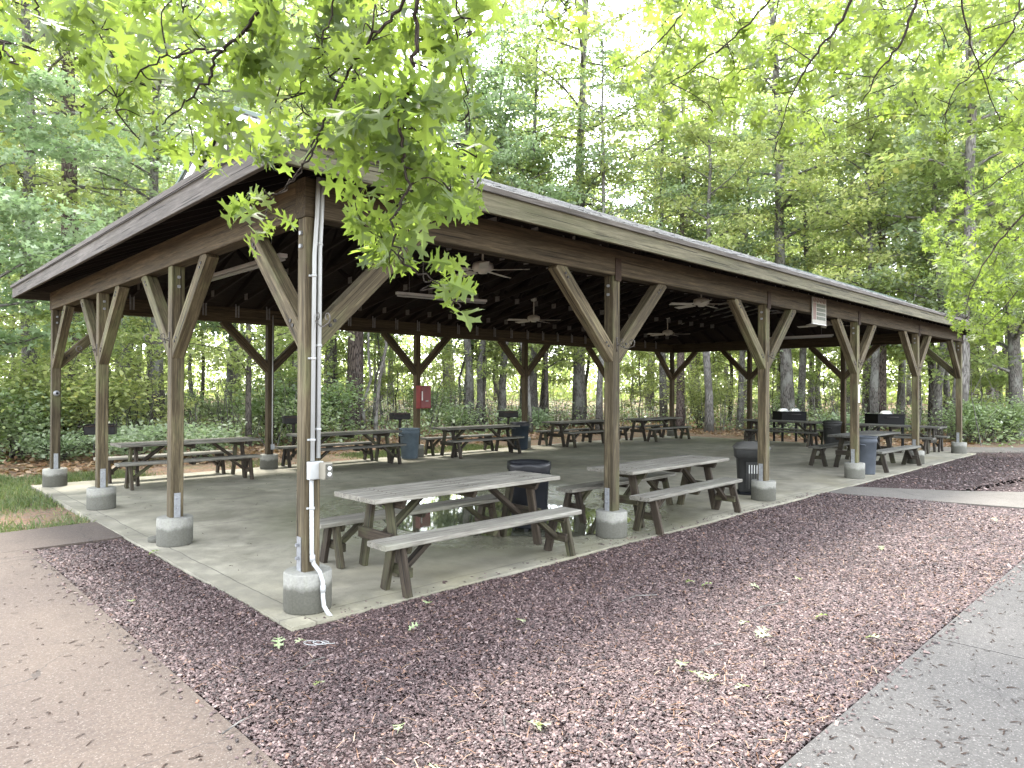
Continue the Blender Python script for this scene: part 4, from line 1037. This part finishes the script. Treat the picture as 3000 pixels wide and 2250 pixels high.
hand = [
 ('pine', 2.5, 20.5, 1.0, 'thick dark pine trunk standing behind the far left post'),
 ('pale', 7.8, 30.7, .78, 'slim pale speckled trunk left of the second left side post'),
 ('oak', 6.9, 35.9, 1.05, 'grey trunk seen between the two far left posts'),
 ('slim', 7.9, 34.0, 1.15, 'thin dark trunk close behind the back left grill'),
 ('pale', 14.1, 43.4, .9, 'pale trunk, left of a pair just right of the second left side post'),
 ('slim', 16.3, 47.8, 1.7, 'dark trunk, right of a pair just right of the second left side post'),
 ('slim', 16.0, 28.5, 1.5, 'leaning dark trunk just right of the near corner post'),
 ('pine', 12.6, 20.3, 1.17, 'thickest pine, brown barked, in the middle of the back opening'),
 ('bare', 15.2, 22.9, 1.0, 'thin bare stem just right of the thickest pine'),
 ('bare', 18.3, 26.6, 1.05, 'second thin bare stem right of the thickest pine'),
 ('bare', 18.3, 20.4, 1.1, 'thin crooked stem right of the red cabinet'),
 ('pale', 16.5, 16.9, .85, 'two toned pale trunk right of the red cabinet'),
 ('slim', 16.85, 16.7, 1.1, 'dark trunk pressed against the two toned pale trunk'),
 ('bare', 23.1, 22.8, 1.1, 'thin stem left of the navy can post'),
 ('oak', 24.2, 21.9, .95, 'grey trunk hidden half behind the navy can post'),
 ('slim', 24.9, 21.2, 1.5, 'dark curved trunk right of the navy can post'),
 ('slim', 30.2, 22.4, 1.4, 'slim dark trunk behind the second front post'),
 ('pine', 23.2, 11.3, .62, 'brown trunk standing right behind the far back corner post'),
 ('oak', 32.1, 15.6, .9, 'grey trunk right of the far back corner post'),
 ('pale', 22.7, 9.6, 1.0, 'mottled pale trunk between the far corner post and the third front post'),
 ('slim', 35.9, 12.5, 1.2, 'thin grey trunk behind the left grill box'),
 ('oak', 40.6, 12.8, .9, 'dark trunk above the left grill box'),
 ('oak', 45.0, 14.1, 1.1, 'dark trunk between the two grill boxes'),
 ('pine', 30.1, 5.6, .86, 'tall straight pine trunk between the fourth and fifth front posts'),
 ('oak', 38.5, 7.2, 1.2, 'grey trunk left of the fifth front post'),
 ('slim', 31.9, 4.0, 1.45, 'slim dark trunk, left of two beside the broad pale trunk'),
 ('oak', 32.4, 3.6, .85, 'slim grey trunk touching the broad pale trunk'),
 ('pale', 25.9, 1.7, 1.5, 'broad pale banded trunk just left of the last front post'),
 ('slim', 44.0, 5.6, 1.2, 'thin dark trunk right of the pavilion end'),
 ('pine', 40.2, 4.2, .8, 'dark pine trunk right of the pavilion end'),
 ('near', 27.7, 0.05, 1.0, 'big grey barked oak at the right edge of the frame'),
]
rs = random.Random(99)
for i, (k, x, y, sc, lb) in enumerate(hand):
    plant(k, x, y, sc, rs.random()*6.28, lb, 'tree', None, 1 if k == 'near' else i)
# leafy trees whose crowns close the upper view
crowns = [
 ('near', -.6, 15.2, .95, 'blue green oak leaning in at the left edge of the frame'),
 ('tall', -4.4, 10.6, .95, 'tall oak added outside the left edge for shade, its limbs in the top left corner'),  # mostly out of view, added to shade the left path
 ('tall', 1.2, 18.8, 1.0, 'tall oak rising behind the left end of the roof'),
 ('tall', 5.0, 20.0, 1.0, 'tall oak behind the left end of the ridge'),
 ('tall', 10.4, 20.6, 1.05, 'tall oak hidden behind the long hanging branch'),
 ('tall', 16.1, 16.9, .9, 'tall oak whose crown touches the tip of the hanging branch'),
 ('tall', 20.4, 17.3, .92, 'tall oak standing nearest to the white sky gap on its left'),
 ('tall', 20.3, 13.4, .74, 'rounded oak crown right of the white sky gap'),
 ('tall', 25.2, 13.4, .85, 'oak crown above the middle of the long roof'),
 ('cool', 26.4, 10.2, 1.15, 'maple crown above the right half of the long roof'),
 ('tall', 29.0, 8.6, .85, 'tall oak crown above the fourth front post'),
 ('oak', 26.5, 4.6, 1.0, 'oak crown above the far end of the roof'),
 ('tall', 33.5, 4.2, .9, 'tall oak crown between the roof end and the right edge oak'),
]
for i, (k, x, y, sc, lb) in enumerate(crowns): plant(k, x, y, sc, rs.random()*6.28, lb, 'tree', None, 0 if k == 'near' else i)
taken = [(x, y) for _, x, y, _, _ in hand+crowns]
kinds = [('tall', 'tall leafy oak among the crowded woods behind the pavilion'), ('slim', 'slender dark stemmed tree among the crowded woods behind the pavilion'), ('cool', 'blue green maple among the crowded woods behind the pavilion'), ('bare', 'thin bare stemmed tree among the crowded woods behind the pavilion'), ('sap', 'young sapling in the understory of the woods behind the pavilion')]
def wild(n, dmin, dmax, wts, seed, gap):
    r_ = random.Random(seed); m = 0; tr = 0
    while m < n and tr < 6000:
        tr += 1; a = R(r_.uniform(2, 92)); d = math.sqrt(r_.uniform(dmin**2, dmax**2))
        x, y = CAM.x+d*math.cos(a), CAM.y+d*math.sin(a)
        if y < 13.2 and x < 24.5: continue
        if y < -2: continue
        qx = px((x, y, 1))[0]
        if d > 30 and abs(qx-1215) < 28: continue
        if any((x-u)**2+(y-v)**2 < gap*gap for u, v in taken): continue
        taken.append((x, y)); k, lb = r_.choices(kinds, wts)[0]
        plant(k, x, y, r_.uniform(.85, 1.2)*(1+.004*d)*(1.1 if k == 'tall' else 1), r_.random()*6.28, lb, 'tree', TW, r_.randint(0, 3)); m += 1
wild(46, 21, 40, (.06,.30,.10,.24,.45), 5, 1.5)
wild(44, 36, 62, (.55,.2,.1,.05,.1), 6, 2.0)
wild(45, 60, 95, (.6,.1,.3,0,.1), 8, 2.2)
# shrubs along the edge of the woods
def make_shrub(name, h, r_, nl, leaf, seed, lmat='shrub_leaf'):
    rs_ = random.Random(seed); root = empty(name); mb = MB(); ends = []
    for k in range(13):
        a = rs_.random()*6.28; ln = rs_.uniform(.4,1)*r_
        p = Vector((rs_.gauss(0,.08), rs_.gauss(0,.08), -.05)); q_ = Vector((math.cos(a)*ln*.5, math.sin(a)*ln*.5, h*rs_.uniform(.35,.6))); e_ = Vector((math.cos(a)*ln, math.sin(a)*ln, h*rs_.uniform(.6,1)))
        pth = spline([p, q_, e_], 4); mb.tube(pth, [.022-.016*i/(len(pth)-1) for i in range(len(pth))], 5, False)
        for f in (.45,.6,.75,.9,1): ends.append(along_path(pth, f)+Vector((rs_.gauss(0,.12), rs_.gauss(0,.12), rs_.gauss(0,.06))))
    mb.build('stem', 'dark_bark', root)
    g = np.random.default_rng(seed); C = np.array([tuple(e_) for e_ in ends]); idx = g.integers(0, len(C), nl)
    P = C[idx]+np.clip(g.normal(0,1,(nl,3)),-2,2)*[.22*r_,.22*r_,.13*r_]
    me = scatter_mesh('foliage', P, np.column_stack([g.normal(0,1,nl), g.normal(0,1,nl), g.normal(.1,.4,nl)]), np.column_stack([g.normal(0,.5,nl), g.normal(0,.5,nl), np.ones(nl)]), leaf*g.uniform(.7,1.2,nl), ROUNDLEAF[0], ROUNDLEAF[1], np.clip(g.normal(.45,.25,nl)+(g.random(len(C))[idx]-.5)*.4,0,1), lmat)
    link('foliage', me, root); return root
sh = [make_shrub('laurel_shrub', 1.7, 1.3, 2600, .10, 31), make_shrub('laurel_shrub', 1.3, 1.1, 2000, .09, 32), make_shrub('leafy_bush', .75, .9, 1700, .10, 33, 'cool_leaf'), make_shrub('leafy_bush', 2.5, 1.7, 3600, .12, 34, 'wood_leaf')]
su = set(); r_ = random.Random(17)
def shrub(k, x, y, sc, lb, group=None):
    o = sh[k] if k not in su else copy_tree(sh[k]); su.add(k)
    o.location = (x, y, -.06); o.rotation_euler = (0,0,r_.random()*6.28); o.scale = (sc,)*3; tag(o, lb, 'shrub', group)
shrub(3, -.35, 16.6, 1.0, 'big dark green bush at the left edge behind the far left post')
shrub(0, 1.4, 17.6, 1.0, 'laurel shrub in front of the thick dark pine')
shrub(2, 1.0, 14.0, .8, 'low bright green bush left of the far left post')
shrub(2, 2.3, 12.9, 1.0, 'low green bush between the two far left posts')
shrub(2, 3.6, 12.2, 1.0, 'low green bush behind the back left table')
shrub(1, 7.2, 14.5, 1.0, 'laurel shrub behind the dark back post')
shrub(1, 25.6, .2, .9, 'low shrub beside the big oak at the right edge')
SGp = 'laurel shrubs along the edge of the woods'
n = 0
while n < 20:
    a = R(r_.uniform(4, 88)); d = r_.uniform(19, 34); x, y = CAM.x+d*math.cos(a), CAM.y+d*math.sin(a)
    if (y < 14 and x < 22.5) or y < .5: continue
    shrub(r_.choice((0,0,1,1,2,3)), x, y, r_.uniform(.75,1.25), 'leafy laurel shrub in the thicket at the edge of the woods', SGp); n += 1

# ground cover, litter, grass, bits on the paving
def zone(n, cond, seed, box=(-8, 60, -3, 62)):
    g = np.random.default_rng(seed); out = []
    while sum(len(o) for o in out) < n:
        p = g.random((n*2, 2))*[box[1]-box[0], box[3]-box[2]]+[box[0], box[2]]
        out.append(p[cond(p[:, 0], p[:, 1], g)])
    return np.concatenate(out)[:n], g
inview = lambda x, y: (np.arctan2(y+4.89, x+2.56) > R(3)) & (np.arctan2(y+4.89, x+2.56) < R(91))
dist = lambda x, y: np.hypot(x+2.56, y+4.89)
woods = lambda x, y: ((y > 14+.6*np.sin(x*.7)) | (x > 23.2+.7*np.sin(y*.8))) & inview(x, y) & (y > -.5)
p, g = zone(60000, lambda x, y, g: woods(x, y) & (g.random(len(x)) < np.clip(24/dist(x, y), 0, 1)**2.2) & ((np.sin(x*.9+1.3*np.sin(y*.5))+np.sin(y*1.1+x*.3)+g.normal(0,.6,len(x))) > -.4), 41)
n = len(p); hz = g.random(n)**1.8*(.25+.55*(np.sin(p[:,0]*.8)*np.sin(p[:,1]*.7+1)+1)/2)*1.6-.05
me = scatter_mesh('undergrowth', np.column_stack([p, hz]), np.column_stack([g.normal(0,1,n), g.normal(0,1,n), g.normal(.2,.4,n)]), np.column_stack([g.normal(0,.5,n), g.normal(0,.5,n), np.ones(n)]), .115*g.uniform(.6,1.3,n), ROUNDLEAF[0], ROUNDLEAF[1], np.clip(g.normal(.5,.25,n),0,1), 'shrub_leaf')
tag(link('undergrowth', me), 'low leafy undergrowth covering the floor of the woods', 'undergrowth', None, 'stuff')
# thin brush stems in the thicket
mb = MB(); rs = random.Random(4)
for k in range(1000):
    a = R(rs.uniform(4, 90)); d = rs.uniform(20, 36); x, y = CAM.x+d*math.cos(a), CAM.y+d*math.sin(a)
    if (y < 14.3 and x < 23) or y < 0: continue
    h = rs.uniform(.8, 3.2); q1 = Vector((x, y, -.06)); q2 = q1+Vector((rs.gauss(0,.22), rs.gauss(0,.22), h*.5)); q3 = q2+Vector((rs.gauss(0,.4), rs.gauss(0,.4), h*.5))
    mb.tube([q1, q2, q3], [.016,.011,.004], 4, False)
    for m_ in range(3):
        b_ = q1.lerp(q2, rs.random()) if m_ == 0 else q2.lerp(q3, rs.random()); mb.tube([b_, b_+Vector((rs.gauss(0,.4), rs.gauss(0,.4), rs.uniform(0,.4)))], [.007,.003], 3, False)
tag(mb.build('brushwood', 'grey_bark'), 'thin tangled brushwood stems in the thicket', 'brush', None, 'stuff')
# far wall of leaves
g = np.random.default_rng(77); n = 90000
a = R(-4)+g.random(n)*R(102); d = np.sqrt(g.uniform(92**2, 125**2, n)); z_ = g.random(n)**1.25*17*(.75+.25*np.sin(a*23)+.15*np.sin(a*57))
me = scatter_mesh('far_woods', np.column_stack([CAM.x+d*np.cos(a), CAM.y+d*np.sin(a), z_]), g.normal(0,1,(n,3)), g.normal(0,.6,(n,3))+[0,0,.8], .62*g.uniform(.6,1.3,n), QUADLEAF[0], QUADLEAF[1], g.random(n), 'wood_leaf')
tag(link('far_woods', me), 'far woods reading as one pale green mass', 'woods', None, 'stuff')
# brown leaf litter
lit = lambda x, y, g: inview(x, y) & (((y > 11.2) & (y < 26)) | ((x > 21.0) & (x < 36) & (y > .6))) & ~((x < 21.0) & (y < 11.2))
p, g = zone(30000, lambda x, y, g: lit(x, y, g) & (g.random(len(x)) < np.clip(20/dist(x, y), 0, 1)**1.6), 51, (-4, 40, -1, 30)); n = len(p)
me = scatter_mesh('leaf_litter', np.column_stack([p, -.05+.03*g.random(n)]), np.column_stack([g.normal(0,1,n), g.normal(0,1,n), g.normal(0,.2,n)]), np.column_stack([g.normal(0,.4,n), g.normal(0,.4,n), np.ones(n)]), .13*g.uniform(.6,1.2,n), ROUNDLEAF[0], ROUNDLEAF[1], g.random(n), 'dry_leaf')
tag(link('leaf_litter', me), 'brown dry leaf litter along the edge of the woods', 'leaf litter', None, 'stuff')
# grass patch left of the slab
p, g = zone(21000, lambda x, y, g: (x < -.31) & (x > -3.6) & (y > 5.0) & (y < 11.5) & ((np.sin(x*2.1+y)+np.sin(y*1.7-x)+g.normal(0,.7,len(x))) > -.75), 61, (-4, 0, 5, 12)); n = len(p)
p2, g2 = zone(9000, lambda x, y, g: (x > -.5) & (x < 12) & (y > 9.4) & (y < 11.0) & ((np.sin(x*1.9)+np.sin(x*.7+2)+g.normal(0,.5,len(x))) > .2), 62, (-1, 12, 9.3, 11.2))
p = np.concatenate([p, p2]); n = len(p); g = g2
me = scatter_mesh('lawn_grass', np.column_stack([p, np.full(n, -.06)]), np.column_stack([g.normal(0,.45,n), g.normal(0,.45,n), np.ones(n)]), np.column_stack([g.normal(0,1,n), g.normal(0,1,n), np.zeros(n)]), np.column_stack([np.full(n,.10), .10*g.uniform(.5,1.2,n), np.full(n,.1)]), np.array([(-.05,0,0),(.05,0,0),(.03,.6,.1),(0,1,.3),(-.03,.6,.1)]), NEEDLE[1], g.random(n), 'grass_blade')
tag(link('lawn_grass', me), 'patchy short lawn grass beside the slab', 'grass', None, 'stuff')
# dark catkins and crumbs on the paving, needles on the gravel
g = np.random.default_rng(71); pts = []
for (x0, x1, y0, y1, m_) in [(-4.2,-1.17,-4.5,3.7,900), (-1.1,9,-5.6,-3.53,1500), (-.25,6,-.3,8,170)]:
    pts.append(np.column_stack([g.random(m_)*(x1-x0)+x0, g.random(m_)*(y1-y0)+y0, np.full(m_, .001 if y1 > 5 else -.004)]))
P = np.concatenate(pts); n = len(P)
tv = np.array([(-.5,0,0),(.5,0,0),(.9,.35,.25),(.35,.7,.5),(.55,1,.1),(-.3,1,.1),(-.5,.7,.5),(.0,.35,.7)]); tf = np.array([(0,1,2,7),(7,2,3,6),(6,3,4,5)])
me = scatter_mesh('catkin_litter', P, np.column_stack([g.normal(0,1,n), g.normal(0,1,n), np.zeros(n)]), np.tile([0,0,1.], (n,1)), np.column_stack([.007*g.uniform(.6,1.6,n), .032*g.uniform(.25,1.7,n)**1.3, .008*np.ones(n)]), tv, tf, g.random(n), 'catkin')
tag(link('catkin_litter', me), 'dark catkins and crumbs scattered on the paving', 'litter', None, 'stuff')
g = np.random.default_rng(72); m_ = 2600
P = np.column_stack([g.random(m_)*10-1.1, -3.48+g.random(m_)**1.6*3.1, .0+.006*g.random(m_)]); P = P[(P[:,0] > -.3) | (P[:,0] < -.35)]; n = len(P)
me = scatter_mesh('pine_straw', P, np.column_stack([g.normal(0,1,n), g.normal(0,1,n), g.normal(0,.08,n)]), np.tile([0,0,1.], (n,1)), np.column_stack([np.full(n,.035), .075*g.uniform(.4,1.3,n), np.full(n,.05)]), np.array([(-.05,0,0),(.05,0,0),(.06,.5,.12),(.03,1,0),(-.03,1,0),(-.04,.5,.12)]), np.array([(0,1,2,5),(5,2,3,4)]), g.random(n), 'dry_leaf')
tag(link('pine_straw', me), 'brown pine needles strewn over the gravel', 'pine straw', None, 'stuff')
# green oak leaves that fell on the gravel
fl = scatter_mesh('fallen_leaf', np.zeros((1,3)), np.array([[0,1.,0]]), np.array([[0,0,1.]]), np.array([.10]), OAK[0], OAK[1], np.array([.5]), 'fallen_leaf')
D = 2212/3000
spots = [(600,1378),(660,1385),(905,1350),(920,1305),(1130,1345),(1500,1258),(1540,1262),(1620,1265),(1600,1350),(1640,1378),(1470,1440),(1490,1452),(1530,1470),(1140,1560),(1180,1570),(1790,1330),(1900,1380),(2140,1120),(700,1475),(1720,1250),(280,1300),(1660,1360),(1590,1490),(1905,1180),(345,1190),(930,1680),(860,1580)]
for (x, y) in spots:
    d_ = fw+r2*((x/D-1500)/FOC)-u2*((y/D-1125)/FOC); t = (.02-CAM.z)/d_.z; P = CAM+d_*t
    o = link('fallen_leaf', fl, None, (P.x, P.y, .022), (random.uniform(-.3,.3), random.uniform(-.3,.3), random.random()*6.28)); o.scale = (random.uniform(.75,1.1),)*3
    tag(o, 'pale green fallen oak leaf lying on the red gravel', 'leaf', 'fallen oak leaves on the gravel')
tw = [((1700,1300),(1610,1330)),((2060,1160),(2000,1175)),((700,1420),(640,1450)),((480,1585),(545,1545)),((1090,1545),(1098,1590)),((1420,1285),(1340,1300)),((1560,1390),(1510,1410))]
for (a_, b_) in tw:
    Q = []
    for (x, y) in (a_, b_):
        d_ = fw+r2*((x/D-1500)/FOC)-u2*((y/D-1125)/FOC); t = (.012-CAM.z)/d_.z; Q.append(CAM+d_*t)
    c = (Q[0]+Q[1])/2; mid = Vector((random.gauss(0,.02), random.gauss(0,.02), .012))
    o = MB().tube([Q[0]-c, mid, Q[1]-c], [.005,.004,.002], 5).build('dry_twig', 'pale_bark', None, c); tag(o, 'pale dry twig lying on the red gravel', 'twig', 'twigs dropped on the gravel')
